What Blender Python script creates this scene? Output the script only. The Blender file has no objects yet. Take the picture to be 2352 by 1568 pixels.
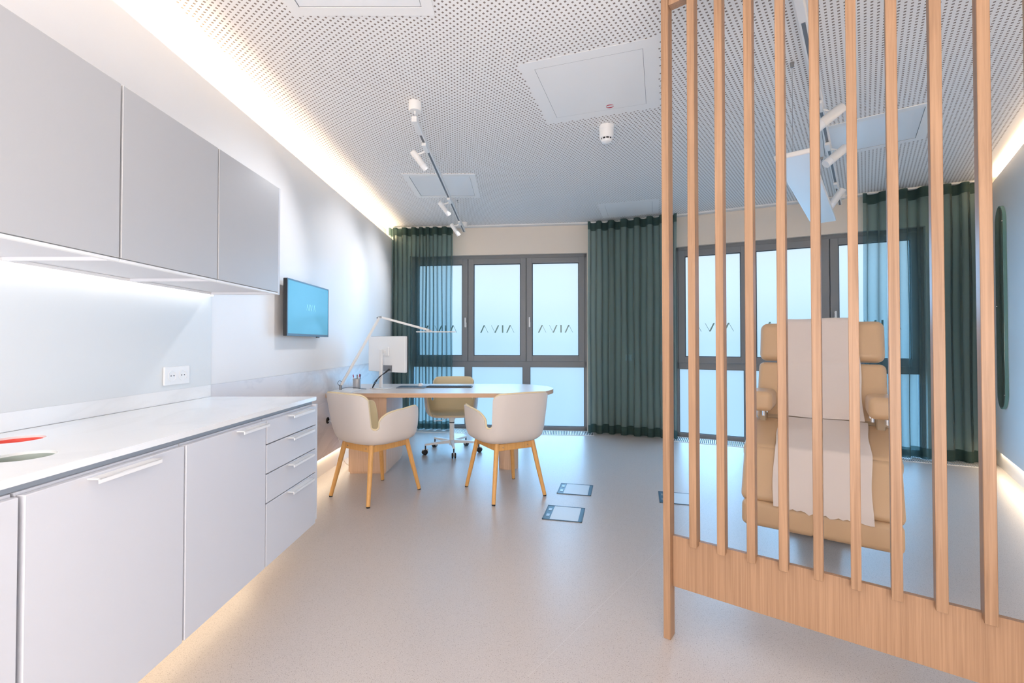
import bpy, bmesh, math, random
from mathutils import Vector, Matrix
random.seed(7)
R = math.radians
PI = math.pi
sc = bpy.context.scene
COL = sc.collection

# ------------------------------------------------------------------ materials
def new_mat(name):
    m = bpy.data.materials.new(name)
    m.use_nodes = True
    nt = m.node_tree
    b = nt.nodes['Principled BSDF']
    return m, nt, b

def plain(name, col, rough=0.5, metal=0.0, spec=0.5, coat=0.0, emit=None, es=0.0, bump=0.0, bscale=200.0):
    m, nt, b = new_mat(name)
    b.inputs['Base Color'].default_value = (*col, 1)
    b.inputs['Roughness'].default_value = rough
    b.inputs['Metallic'].default_value = metal
    b.inputs['Specular IOR Level'].default_value = spec
    b.inputs['Coat Weight'].default_value = coat
    if emit:
        b.inputs['Emission Color'].default_value = (*emit, 1)
        b.inputs['Emission Strength'].default_value = es
    # faint procedural variation so no surface is perfectly flat
    tc = nt.nodes.new('ShaderNodeTexCoord')
    nz = nt.nodes.new('ShaderNodeTexNoise'); nz.inputs['Scale'].default_value = 6.0
    nt.links.new(tc.outputs['Object'], nz.inputs['Vector'])
    mr = nt.nodes.new('ShaderNodeMapRange')
    mr.inputs['To Min'].default_value = max(0.02, rough - 0.03); mr.inputs['To Max'].default_value = min(1, rough + 0.03)
    nt.links.new(nz.outputs['Fac'], mr.inputs['Value'])
    nt.links.new(mr.outputs['Result'], b.inputs['Roughness'])
    if bump > 0:
        n2 = nt.nodes.new('ShaderNodeTexNoise'); n2.inputs['Scale'].default_value = bscale
        nt.links.new(tc.outputs['Object'], n2.inputs['Vector'])
        bp = nt.nodes.new('ShaderNodeBump'); bp.inputs['Strength'].default_value = bump; bp.inputs['Distance'].default_value = 0.002
        nt.links.new(n2.outputs['Fac'], bp.inputs['Height'])
        nt.links.new(bp.outputs['Normal'], b.inputs['Normal'])
    return m

def oak(name, c1, c2, scale=(90, 90, 2.2), rough=0.45, fig=0.5):
    m, nt, b = new_mat(name)
    tc = nt.nodes.new('ShaderNodeTexCoord')
    oi = nt.nodes.new('ShaderNodeObjectInfo')
    ad = nt.nodes.new('ShaderNodeVectorMath'); ad.operation = 'ADD'
    nt.links.new(tc.outputs['Object'], ad.inputs[0])
    nt.links.new(oi.outputs['Location'], ad.inputs[1])
    mp = nt.nodes.new('ShaderNodeMapping'); mp.inputs['Scale'].default_value = scale
    nt.links.new(ad.outputs[0], mp.inputs['Vector'])
    n1 = nt.nodes.new('ShaderNodeTexNoise'); n1.inputs['Scale'].default_value = 1.0
    n1.inputs['Detail'].default_value = 5; n1.inputs['Roughness'].default_value = 0.65; n1.inputs['Distortion'].default_value = 0.6
    nt.links.new(mp.outputs['Vector'], n1.inputs['Vector'])
    n2 = nt.nodes.new('ShaderNodeTexNoise'); n2.inputs['Scale'].default_value = 0.22
    n2.inputs['Detail'].default_value = 2; n2.inputs['Distortion'].default_value = 1.5
    nt.links.new(mp.outputs['Vector'], n2.inputs['Vector'])
    mx = nt.nodes.new('ShaderNodeMix'); mx.data_type = 'FLOAT'; mx.inputs[0].default_value = fig * 0.6
    nt.links.new(n1.outputs['Fac'], mx.inputs[2]); nt.links.new(n2.outputs['Fac'], mx.inputs[3])
    cr = nt.nodes.new('ShaderNodeValToRGB')
    cr.color_ramp.elements[0].position = 0.34; cr.color_ramp.elements[0].color = (*c2, 1)
    cr.color_ramp.elements[1].position = 0.62; cr.color_ramp.elements[1].color = (*c1, 1)
    nt.links.new(mx.outputs[0], cr.inputs['Fac'])
    nt.links.new(cr.outputs['Color'], b.inputs['Base Color'])
    b.inputs['Roughness'].default_value = rough
    return m

M = {}
M['wall'] = plain('wall_paint', (0.80, 0.80, 0.815), 0.55)
M['wall_warm'] = plain('facade_plaster', (0.78, 0.70, 0.61), 0.85)
M['panel'] = plain('wall_panel_lacquer', (0.88, 0.865, 0.86), 0.4)
M['cab'] = plain('cabinet_lacquer', (0.665, 0.67, 0.71), 0.42)
M['cab_up'] = plain('cabinet_lacquer_grey', (0.50, 0.50, 0.51), 0.38)
M['gap'] = plain('cabinet_shadow_gap', (0.30, 0.33, 0.37), 0.5)
M['white'] = plain('white_plastic', (0.86, 0.86, 0.86), 0.35)
M['white_metal'] = plain('white_powder_coat', (0.84, 0.83, 0.82), 0.4)
M['dark'] = plain('dark_plastic', (0.02, 0.022, 0.026), 0.4)
M['black'] = plain('black_rubber', (0.012, 0.012, 0.014), 0.6)
M['grey_metal'] = plain('grey_metal', (0.30, 0.30, 0.31), 0.35, metal=0.6)
M['steel'] = plain('polished_steel', (0.75, 0.75, 0.76), 0.18, metal=1.0)
M['slot'] = plain('track_slot', (0.16, 0.17, 0.19), 0.5)
M['frame'] = plain('window_frame_grey', (0.21, 0.22, 0.235), 0.45)
M['gasket'] = plain('window_gasket', (0.03, 0.035, 0.04), 0.6)
M['film'] = plain('clear_glass_letters', (0.13, 0.27, 0.24), 0.25)
M['shell'] = plain('shell_white', (0.69, 0.63, 0.59), 0.55, bump=0.15, bscale=900)
M['cream'] = plain('cream_upholstery', (0.74, 0.62, 0.40), 0.6, bump=0.25, bscale=700)
M['leather'] = plain('beige_leather', (0.56, 0.38, 0.23), 0.45, bump=0.2, bscale=420)
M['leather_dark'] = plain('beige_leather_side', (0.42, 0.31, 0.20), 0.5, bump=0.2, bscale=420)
M['paper'] = plain('paper_sheet', (0.67, 0.60, 0.565), 0.9, bump=0.12, bscale=260)
M['seam'] = plain('seam_thread', (0.52, 0.37, 0.22), 0.7)
M['teal_screen'] = plain('teal_screen', (0.02, 0.10, 0.14), 0.25, emit=(0.08, 0.38, 0.53), es=0.52)
M['screen_text'] = plain('screen_text', (0.3, 0.6, 0.68), 0.4, emit=(0.22, 0.60, 0.72), es=0.6)
M['bezel'] = plain('tv_bezel', (0.05, 0.085, 0.12), 0.3)
M['red'] = plain('red_print', (0.55, 0.01, 0.03), 0.5)
M['red_bin'] = plain('red_plastic_glow', (0.75, 0.12, 0.09), 0.4, emit=(0.8, 0.1, 0.08), es=0.15)  # faint glow added to the plastic; the bin is no lamp
M['green_bin'] = plain('grey_green_plastic', (0.42, 0.48, 0.44), 0.5)
M['navy'] = plain('blue_grey_leatherette', (0.035, 0.07, 0.11), 0.45)
M['box_blue'] = plain('floor_box_frame', (0.03, 0.09, 0.15), 0.4)
M['box_light'] = plain('floor_box_inlay', (0.60, 0.66, 0.72), 0.42)
M['diffuser'] = plain('light_diffuser', (0.87, 0.88, 0.90), 0.3)
M['led'] = plain('led_diffuser', (1, 1, 1), 0.5, emit=(1.0, 0.99, 0.97), es=1.4)
M['hatch'] = plain('hatch_white', (0.87, 0.865, 0.86), 0.6)
M['mesh_cup'] = plain('pen_cup_mesh', (0.5, 0.51, 0.53), 0.4, metal=0.5)
M['mirror'] = plain('mirror_glass', (0.36, 0.42, 0.38), 0.03, metal=1.0)
M['glassback'] = plain('glass_splashback', (0.74, 0.76, 0.765), 0.38)
M['oak'] = oak('oak_slat', (0.40, 0.238, 0.138), (0.255, 0.143, 0.078))
M['oak_rail'] = oak('oak_rail_veneer', (0.41, 0.245, 0.144), (0.295, 0.168, 0.095), scale=(170, 170, 2.0), fig=0.2)
M['oak_desk'] = oak('oak_desk_veneer', (0.72, 0.50, 0.35), (0.60, 0.39, 0.26), scale=(150, 150, 2.5), fig=0.2)
M['oak_top'] = oak('oak_desk_top_sheen', (0.84, 0.76, 0.71), (0.78, 0.70, 0.65), scale=(2.0, 90, 90), rough=0.34, fig=0.2)  # window sheen on the desktop is put into this paler oak
M['oak_edge'] = oak('oak_desk_edge', (0.72, 0.46, 0.30), (0.58, 0.36, 0.22), scale=(3, 3, 140), fig=0.2)
M['oak_chair'] = oak('oak_chair_leg', (0.72, 0.39, 0.13), (0.60, 0.31, 0.09), scale=(120, 120, 6))

# speckled vinyl floor
def floor_mat():
    m, nt, b = new_mat('speckled_vinyl_floor')
    L = nt.links.new
    tc = nt.nodes.new('ShaderNodeTexCoord')
    def speck(scale, thr, soft):
        v = nt.nodes.new('ShaderNodeTexVoronoi'); v.inputs['Scale'].default_value = scale
        L(tc.outputs['Object'], v.inputs['Vector'])
        n = nt.nodes.new('ShaderNodeMapRange'); n.inputs['From Min'].default_value = thr; n.inputs['From Max'].default_value = thr + soft
        L(v.outputs['Distance'], n.inputs['Value'])
        # only some cells carry a speck
        s = nt.nodes.new('ShaderNodeSeparateColor'); L(v.outputs['Color'], s.inputs['Color'])
        g = nt.nodes.new('ShaderNodeMath'); g.operation = 'GREATER_THAN'; g.inputs[1].default_value = 0.52
        L(s.outputs['Red'], g.inputs[0])
        mx = nt.nodes.new('ShaderNodeMath'); mx.operation = 'MAXIMUM'
        L(n.outputs['Result'], mx.inputs[0]); L(g.outputs[0], mx.inputs[1])
        return mx.outputs[0]
    s1 = speck(165, 0.15, 0.14)
    s2 = speck(330, 0.2, 0.18)
    nz = nt.nodes.new('ShaderNodeTexNoise'); nz.inputs['Scale'].default_value = 300; nz.inputs['Detail'].default_value = 3
    L(tc.outputs['Object'], nz.inputs['Vector'])
    cr = nt.nodes.new('ShaderNodeValToRGB')
    cr.color_ramp.elements[0].position = 0.35; cr.color_ramp.elements[0].color = (0.475, 0.435, 0.42, 1)
    cr.color_ramp.elements[1].position = 0.65; cr.color_ramp.elements[1].color = (0.565, 0.52, 0.50, 1)
    L(nz.outputs['Fac'], cr.inputs['Fac'])
    a = nt.nodes.new('ShaderNodeMix'); a.data_type = 'RGBA'; a.inputs['A'].default_value = (0.275, 0.24, 0.225, 1)
    L(s1, a.inputs['Factor']); L(cr.outputs['Color'], a.inputs['B'])
    c = nt.nodes.new('ShaderNodeMix'); c.data_type = 'RGBA'; c.inputs['A'].default_value = (0.36, 0.32, 0.305, 1)
    L(s2, c.inputs['Factor']); L(a.outputs['Result'], c.inputs['B'])
    L(c.outputs['Result'], b.inputs['Base Color'])
    b.inputs['Roughness'].default_value = 0.34
    b.inputs['Specular IOR Level'].default_value = 0.5
    return m
M['floor'] = floor_mat()

# perforated acoustic ceiling, 12/25 mm square holes laid parallel to the right wall
def ceiling_mat():
    m, nt, b = new_mat('perforated_acoustic_ceiling')
    L = nt.links.new
    def math_(op, a=None, bb=None, va=0.0, vb=0.0):
        n = nt.nodes.new('ShaderNodeMath'); n.operation = op
        if a is not None: L(a, n.inputs[0])
        else: n.inputs[0].default_value = va
        if bb is not None: L(bb, n.inputs[1])
        else: n.inputs[1].default_value = vb
        return n.outputs[0]
    tc = nt.nodes.new('ShaderNodeTexCoord')
    sp = nt.nodes.new('ShaderNodeSeparateXYZ'); L(tc.outputs['Object'], sp.inputs['Vector'])
    x, y = sp.outputs['X'], sp.outputs['Y']
    th = R(37.8); c, s = math.cos(th), math.sin(th); pitch = 0.026
    # u across the rows, v along the right wall direction
    u = math_('ADD', math_('MULTIPLY', x, None, vb=c / pitch), math_('MULTIPLY', y, None, vb=-s / pitch))
    v = math_('ADD', math_('MULTIPLY', x, None, vb=s / pitch), math_('MULTIPLY', y, None, vb=c / pitch))
    fu, fv = math_('FLOOR', u), math_('FLOOR', v)
    hole = None
    for k, fk in ((u, fu), (v, fv)):
        d = math_('ABSOLUTE', math_('SUBTRACT', math_('SUBTRACT', k, fk), None, vb=0.5))
        h = math_('LESS_THAN', d, None, vb=0.205)
        hole = h if hole is None else math_('MULTIPLY', hole, h)
    # whole holes only: the border test uses the centre of each cell
    cu = math_('MULTIPLY', math_('ADD', fu, None, vb=0.5), None, vb=pitch)
    cv = math_('MULTIPLY', math_('ADD', fv, None, vb=0.5), None, vb=pitch)
    cxx = math_('ADD', math_('MULTIPLY', cu, None, vb=c), math_('MULTIPLY', cv, None, vb=s))
    cyy = math_('ADD', math_('MULTIPLY', cu, None, vb=-s), math_('MULTIPLY', cv, None, vb=c))
    inside = math_('GREATER_THAN', cxx, None, vb=-1.64)
    bands = [((0.103, 1.0), 6.322 - 0.05), ((0.423, 0.906), 6.16 - 0.06)]
    for (nx, ny), lim in bands:
        d = math_('ADD', math_('MULTIPLY', cxx, None, vb=nx), math_('MULTIPLY', cyy, None, vb=ny))
        inside = math_('MULTIPLY', inside, math_('LESS_THAN', d, None, vb=lim))
    rx, ry = math.cos(R(37.8)), -math.sin(R(37.8))
    lim = 4.652 * rx + 4.366 * ry - 0.12
    d = math_('ADD', math_('MULTIPLY', cxx, None, vb=rx), math_('MULTIPLY', cyy, None, vb=ry))
    inside = math_('MULTIPLY', inside, math_('LESS_THAN', d, None, vb=lim))
    # unperforated margins round the two hatches
    for (hx, hy, rot, hw, hd) in HATCH:
        cc, ss = math.cos(rot), math.sin(rot)
        lx = math_('ADD', math_('MULTIPLY', math_('SUBTRACT', cxx, None, vb=hx), None, vb=cc), math_('MULTIPLY', math_('SUBTRACT', cyy, None, vb=hy), None, vb=ss))
        ly = math_('ADD', math_('MULTIPLY', math_('SUBTRACT', cxx, None, vb=hx), None, vb=-ss), math_('MULTIPLY', math_('SUBTRACT', cyy, None, vb=hy), None, vb=cc))
        o = math_('MAXIMUM', math_('GREATER_THAN', math_('ABSOLUTE', lx), None, vb=hw), math_('GREATER_THAN', math_('ABSOLUTE', ly), None, vb=hd))
        inside = math_('MULTIPLY', inside, o)
    hole = math_('MULTIPLY', hole, inside)
    mx = nt.nodes.new('ShaderNodeMix'); mx.data_type = 'RGBA'
    mx.inputs['A'].default_value = (0.87, 0.86, 0.855, 1); mx.inputs['B'].default_value = (0.25, 0.205, 0.18, 1)
    L(hole, mx.inputs['Factor'])
    L(mx.outputs['Result'], b.inputs['Base Color'])
    b.inputs['Roughness'].default_value = 0.8
    b.inputs['Specular IOR Level'].default_value = 0.2
    return m
HATCH = [(0.5155, 2.896, R(-18), 0.40, 0.385), (1.408, 5.525, R(-17), 0.33, 0.30)]
M['ceiling'] = ceiling_mat()
M['ceil_plain'] = plain('ceiling_trim_white', (0.82, 0.81, 0.80), 0.7)

def marble(name, base, vein, rough, sc_=1.6, amt=0.35):
    m, nt, b = new_mat(name)
    L = nt.links.new
    tc = nt.nodes.new('ShaderNodeTexCoord')
    mp = nt.nodes.new('ShaderNodeMapping'); mp.inputs['Scale'].default_value = (1.0, 0.55, 1.3); mp.inputs['Rotation'].default_value = (0.4, 0.2, 0.3)
    L(tc.outputs['Object'], mp.inputs['Vector'])
    n = nt.nodes.new('ShaderNodeTexNoise'); n.inputs['Scale'].default_value = sc_; n.inputs['Detail'].default_value = 8
    n.inputs['Roughness'].default_value = 0.6; n.inputs['Distortion'].default_value = 1.6
    L(mp.outputs['Vector'], n.inputs['Vector'])
    sb = nt.nodes.new('ShaderNodeMath'); sb.operation = 'SUBTRACT'; sb.inputs[1].default_value = 0.5; L(n.outputs['Fac'], sb.inputs[0])
    ab = nt.nodes.new('ShaderNodeMath'); ab.operation = 'ABSOLUTE'; L(sb.outputs[0], ab.inputs[0])
    mr = nt.nodes.new('ShaderNodeMapRange'); mr.inputs['From Max'].default_value = 0.06; mr.inputs['To Min'].default_value = amt; mr.inputs['To Max'].default_value = 0
    L(ab.outputs[0], mr.inputs['Value'])
    mx = nt.nodes.new('ShaderNodeMix'); mx.data_type = 'RGBA'; mx.inputs['A'].default_value = (*base, 1); mx.inputs['B'].default_value = (*vein, 1)
    L(mr.outputs['Result'], mx.inputs['Factor'])
    L(mx.outputs['Result'], b.inputs['Base Color'])
    b.inputs['Roughness'].default_value = rough
    return m
M['marble'] = marble('marble_wall_panel', (0.78, 0.75, 0.755), (0.55, 0.53, 0.55), 0.25)
M['worktop'] = marble('marble_worktop', (0.88, 0.88, 0.88), (0.62, 0.62, 0.62), 0.16, 1.2, 0.14)

# frosted window film: light passes, the sharp view does not (a smooth sky stands behind)
def frosted():
    m = bpy.data.materials.new('frosted_glass'); m.use_nodes = True
    nt = m.node_tree; nt.nodes.clear()
    out = nt.nodes.new('ShaderNodeOutputMaterial')
    tr = nt.nodes.new('ShaderNodeBsdfTransparent'); tr.inputs['Color'].default_value = (0.97, 0.985, 1.0, 1)
    df = nt.nodes.new('ShaderNodeBsdfTranslucent'); df.inputs['Color'].default_value = (0.80, 0.9, 1.0, 1)
    mx = nt.nodes.new('ShaderNodeMixShader'); mx.inputs['Fac'].default_value = 0.12
    tc = nt.nodes.new('ShaderNodeTexCoord')
    nz = nt.nodes.new('ShaderNodeTexNoise'); nz.inputs['Scale'].default_value = 1.3; nz.inputs['Detail'].default_value = 1
    nt.links.new(tc.outputs['Object'], nz.inputs['Vector'])
    mr = nt.nodes.new('ShaderNodeMapRange'); mr.inputs['To Min'].default_value = 0.03; mr.inputs['To Max'].default_value = 0.07
    nt.links.new(nz.outputs['Fac'], mr.inputs['Value']); nt.links.new(mr.outputs['Result'], mx.inputs['Fac'])
    nt.links.new(tr.outputs[0], mx.inputs[1]); nt.links.new(df.outputs[0], mx.inputs[2])
    gl = nt.nodes.new('ShaderNodeBsdfGlossy'); gl.inputs['Roughness'].default_value = 0.35
    m2 = nt.nodes.new('ShaderNodeMixShader'); m2.inputs['Fac'].default_value = 0.03
    nt.links.new(mx.outputs[0], m2.inputs[1]); nt.links.new(gl.outputs[0], m2.inputs[2])
    nt.links.new(m2.outputs[0], out.inputs['Surface'])
    return m
M['pane'] = frosted()

def sheer(name, transp, tint, col, tl):
    m = bpy.data.materials.new(name); m.use_nodes = True
    nt = m.node_tree; nt.nodes.clear()
    out = nt.nodes.new('ShaderNodeOutputMaterial')
    tr = nt.nodes.new('ShaderNodeBsdfTransparent'); tr.inputs['Color'].default_value = (*tint, 1)
    df = nt.nodes.new('ShaderNodeBsdfDiffuse'); df.inputs['Color'].default_value = (*col, 1)
    t2 = nt.nodes.new('ShaderNodeBsdfTranslucent'); t2.inputs['Color'].default_value = (*tl, 1)
    a = nt.nodes.new('ShaderNodeMixShader'); a.inputs['Fac'].default_value = 0.4
    nt.links.new(df.outputs[0], a.inputs[1]); nt.links.new(t2.outputs[0], a.inputs[2])
    b = nt.nodes.new('ShaderNodeMixShader')
    # open weave: a fine procedural thread pattern varies how much passes
    tc = nt.nodes.new('ShaderNodeTexCoord')
    mp = nt.nodes.new('ShaderNodeMapping'); mp.inputs['Scale'].default_value = (60, 60, 900)
    nz = nt.nodes.new('ShaderNodeTexNoise'); nz.inputs['Scale'].default_value = 1.0; nz.inputs['Detail'].default_value = 2
    nt.links.new(tc.outputs['Object'], mp.inputs['Vector']); nt.links.new(mp.outputs[0], nz.inputs['Vector'])
    mr = nt.nodes.new('ShaderNodeMapRange'); mr.inputs['To Min'].default_value = 0.88; mr.inputs['To Max'].default_value = 1.12
    nt.links.new(nz.outputs['Fac'], mr.inputs['Value'])
    # a woven cloth closes up where it is seen or lit at a slant
    lw = nt.nodes.new('ShaderNodeLayerWeight'); lw.inputs['Blend'].default_value = 0.5
    m3 = nt.nodes.new('ShaderNodeMapRange'); m3.inputs['From Max'].default_value = 0.75; m3.inputs['To Min'].default_value = transp; m3.inputs['To Max'].default_value = transp * 0.22
    nt.links.new(lw.outputs['Facing'], m3.inputs['Value'])
    ml = nt.nodes.new('ShaderNodeMath'); ml.operation = 'MULTIPLY'
    nt.links.new(m3.outputs['Result'], ml.inputs[0]); nt.links.new(mr.outputs['Result'], ml.inputs[1])
    nt.links.new(ml.outputs[0], b.inputs['Fac'])
    nt.links.new(a.outputs[0], b.inputs[1]); nt.links.new(tr.outputs[0], b.inputs[2])
    nt.links.new(b.outputs[0], out.inputs['Surface'])
    return m
M['sheer'] = sheer('green_sheer_fabric', 0.62, (0.66, 0.88, 0.95), (0.16, 0.175, 0.15), (0.075, 0.14, 0.14))
M['hem'] = sheer('green_sheer_hem', 0.16, (0.5, 0.85, 0.92), (0.06, 0.09, 0.08), (0.04, 0.08, 0.08))

# ------------------------------------------------------------------ geometry
class MB:
    def __init__(self): self.bm = bmesh.new()
    def _xf(self, vs, rot, loc):
        mt = Matrix.Translation(Vector(loc)) @ (rot.to_4x4() if rot is not None else Matrix.Identity(4))
        bmesh.ops.transform(self.bm, matrix=mt, verts=vs)
    def box(self, lo, hi, bevel=0.0, seg=1, rot=None, pivot=None):
        lo, hi = Vector(lo), Vector(hi)
        c = (lo + hi) / 2; s = hi - lo
        g = bmesh.ops.create_cube(self.bm, size=1.0)
        vs = g['verts']
        bmesh.ops.scale(self.bm, vec=s, verts=vs)
        if bevel > 0:
            es = list({e for v in vs for e in v.link_edges})
            r = bmesh.ops.bevel(self.bm, geom=es, offset=min(bevel, min(s) * 0.49), segments=seg, profile=0.5, affect='EDGES', clamp_overlap=True)
            vs = list({v for f in r['faces'] for v in f.verts} | {v for v in vs if v.is_valid})
            done = set(vs); st = list(vs)
            while st:
                v = st.pop()
                for e in v.link_edges:
                    o = e.other_vert(v)
                    if o not in done: done.add(o); st.append(o)
            vs = list(done)
        self._xf(vs, rot, c)
        return self
    def slab(self, c, size, rot, bevel=0.0, seg=3):
        s = Vector(size) / 2
        c = Vector(c)
        return self.box(c - s, c + s, bevel, seg, rot)
    def tube(self, pts, rad, seg=12, caps=True):
        pts = [Vector(p) for p in pts]
        n = len(pts)
        rads = rad if isinstance(rad, (list, tuple)) else [rad] * n
        rings = []; prev = None
        for i, p in enumerate(pts):
            t = (pts[min(i + 1, n - 1)] - pts[max(i - 1, 0)]).normalized()
            if prev is None:
                a = Vector((0, 0, 1)) if abs(t.z) < 0.9 else Vector((1, 0, 0))
                x = t.cross(a).normalized()
            else:
                x = (prev - t * prev.dot(t)).normalized()
            prev = x; y = t.cross(x)
            rings.append([self.bm.verts.new(p + (x * math.cos(2 * PI * k / seg) + y * math.sin(2 * PI * k / seg)) * rads[i]) for k in range(seg)])
        for a, b in zip(rings, rings[1:]):
            for k in range(seg):
                self.bm.faces.new((a[k], a[(k + 1) % seg], b[(k + 1) % seg], b[k]))
        if caps:
            self.bm.faces.new(rings[0][::-1]); self.bm.faces.new(rings[-1])
        return self
    def lathe(self, prof, c=(0, 0, 0), seg=32, rot=None):
        vs_all = []; rings = []
        for r, z in prof:
            if r < 1e-6:
                v = self.bm.verts.new((0, 0, z)); rings.append([v]); vs_all.append(v)
            else:
                ring = [self.bm.verts.new((r * math.cos(2 * PI * k / seg), r * math.sin(2 * PI * k / seg), z)) for k in range(seg)]
                rings.append(ring); vs_all += ring
        for a, b in zip(rings, rings[1:]):
            for k in range(seg):
                k2 = (k + 1) % seg
                q = []
                for v in (a[k % len(a)], a[k2 % len(a)], b[k2 % len(b)], b[k % len(b)]):
                    if v not in q: q.append(v)
                if len(q) >= 3: self.bm.faces.new(q)
        self._xf(vs_all, rot, c)
        return self
    def prism(self, poly, z0, z1, holes=()):
        loops = [poly, *holes]; tops = []; bots = []
        for lp in loops:
            bots.append([self.bm.verts.new((x, y, z0)) for x, y in lp])
            tops.append([self.bm.verts.new((x, y, z1)) for x, y in lp])
        for b, t in zip(bots, tops):
            n = len(b)
            for k in range(n):
                self.bm.faces.new((b[k], b[(k + 1) % n], t[(k + 1) % n], t[k]))
        if not holes:
            self.bm.faces.new(bots[0][::-1]); self.bm.faces.new(tops[0])
        else:
            for grp in (bots, tops):
                es = []
                for lp in grp:
                    for k in range(len(lp)):
                        e = self.bm.edges.get((lp[k], lp[(k + 1) % len(lp)]))
                        es.append(e)
                bmesh.ops.triangle_fill(self.bm, use_beauty=True, use_dissolve=True, edges=es)
        return self
    def grid(self, P, closed=False):
        vs = [[self.bm.verts.new(p) for p in row] for row in P]
        for a, b in zip(vs, vs[1:]):
            n = len(a)
            for k in range(n if closed else n - 1):
                k2 = (k + 1) % n
                self.bm.faces.new((a[k], a[k2], b[k2], b[k]))
        return self
    def poly(self, pts):
        self.bm.faces.new([self.bm.verts.new(p) for p in pts]); return self
    def rotx(self, mt):
        bmesh.ops.transform(self.bm, matrix=mt, verts=self.bm.verts[:]); return self
    def build(self, name, mat, parent=None, smooth=35, recalc=True, wn=False):
        me = bpy.data.meshes.new(name)
        bmesh.ops.remove_doubles(self.bm, verts=self.bm.verts[:], dist=1e-6)
        if recalc: bmesh.ops.recalc_face_normals(self.bm, faces=self.bm.faces[:])
        self.bm.to_mesh(me); self.bm.free()
        me.materials.append(mat)
        if smooth:
            for p in me.polygons: p.use_smooth = True
            me.set_sharp_from_angle(angle=R(smooth))
        o = bpy.data.objects.new(name, me)
        COL.objects.link(o)
        if parent is not None: o.parent = parent
        if wn:
            md = o.modifiers.new('weighted', 'WEIGHTED_NORMAL'); md.keep_sharp = True
        return o

def tag(o, label=None, cat=None, group=None, kind=None):
    if label: o['label'] = label
    if cat: o['category'] = cat
    if group: o['group'] = group
    if kind: o['kind'] = kind
    return o

def root(name, label, cat, loc=(0, 0, 0), rz=0.0, group=None, kind=None):
    o = bpy.data.objects.new(name, None)
    o.empty_display_size = 0.1
    COL.objects.link(o); o.location = loc; o.rotation_euler = (0, 0, rz)
    return tag(o, label, cat, group, kind)

def copy_tree(o, parent=None):
    c = o.copy(); COL.objects.link(c)
    if parent is not None: c.parent = parent
    for ch in list(o.children): copy_tree(ch, c)
    return c

def rz(a): return Matrix.Rotation(a, 3, 'Z')
def rx(a): return Matrix.Rotation(a, 3, 'X')
def ry(a): return Matrix.Rotation(a, 3, 'Y')
def dirrot(d):      # rotation taking +Z to d
    return Vector(d).normalized().to_track_quat('Z', 'Y').to_matrix()

def letters(word, w, h, gap, bold, thin, flip=False):
    """Crossbar-less capitals made of flat strokes in the xz plane, first letter at x = 0. Returns stroke quads and total width."""
    quads = []; x = 0.0
    for ch in word:
        if ch == 'I':
            quads.append([(x, 0), (x + bold, 0), (x + bold, h), (x, h)]); x += bold + gap; continue
        lw = w
        if ch == 'A':
            quads.append([(x, 0), (x + thin, 0), (x + lw / 2 + thin * 0.2, h), (x + lw / 2 - thin * 0.8, h)])
            quads.append([(x + lw - bold, 0), (x + lw, 0), (x + lw / 2 + bold * 0.45, h), (x + lw / 2 - bold * 0.55, h)])
        elif ch == 'V':
            quads.append([(x, h), (x + bold, h), (x + lw / 2 + bold * 0.55, 0), (x + lw / 2 - bold * 0.45, 0)])
            quads.append([(x + lw - thin, h), (x + lw, h), (x + lw / 2 + thin * 0.8, 0), (x + lw / 2 - thin * 0.2, 0)])
        x += lw + gap
    tot = x - gap
    if flip: quads = [[(tot - a, b) for a, b in q][::-1] for q in quads]
    return quads, tot

# ------------------------------------------------------------------ setting
ZC = 2.85
XT, XW = -1.845, -1.73                     # true left wall, face of the wall panelling
DW = Vector((math.sin(R(37.8)), math.cos(R(37.8)), 0))
def rwall(t, off=0.0):                     # point on the right wall, off = towards the outside
    return (4.652 + DW.x * t + DW.y * off, 4.366 + DW.y * t - DW.x * off)
YB = -1.3
tB = (YB - 4.366) / DW.y
JUN = (1.310, 6.187); CORL = (XT, 6.322 - 0.103 * XT); CORR = rwall(0.242)
o_ = 0.09
plan = [(XT - .05, YB - .05), (rwall(tB)[0] + .25, YB - .05), (rwall(0.45, o_)[0] + .1, rwall(0.45, o_)[1] + .05), (JUN[0] + 0.1, JUN[1] + 0.22), (XT - .05, CORL[1] + .2)]
fl = MB().prism(plan, -0.08, 0.0).build('floor', M['floor'], smooth=None)
tag(fl, 'pale speckled vinyl floor', 'floor', kind='structure')
ce = MB().prism(plan, ZC, ZC + 0.1).build('ceiling', M['ceiling'], smooth=None)
tag(ce, 'white ceiling perforated with small square holes', 'ceiling', kind='structure')
# welded floor seams
sm = MB()
for a, b in (((0.60, 2.35), (1.55, 3.55)), ((1.55, 3.55), (2.6, 4.9)), ((0.60, 2.35), (0.05, 1.65))):
    a, b = Vector((*a, 0)), Vector((*b, 0)); d = (b - a).normalized(); n = Vector((-d.y, d.x, 0)) * 0.0009
    sm.poly([a - n + Vector((0, 0, .0006)), b - n + Vector((0, 0, .0006)), b + n + Vector((0, 0, .0006)), a + n + Vector((0, 0, .0006))])
M['seamline'] = plain('floor_weld', (0.60, 0.57, 0.56), 0.4)
tag(sm.build('trim_3', M['seamline'], smooth=None), 'thin weld line in the floor covering', 'floor seam', kind='structure')

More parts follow.
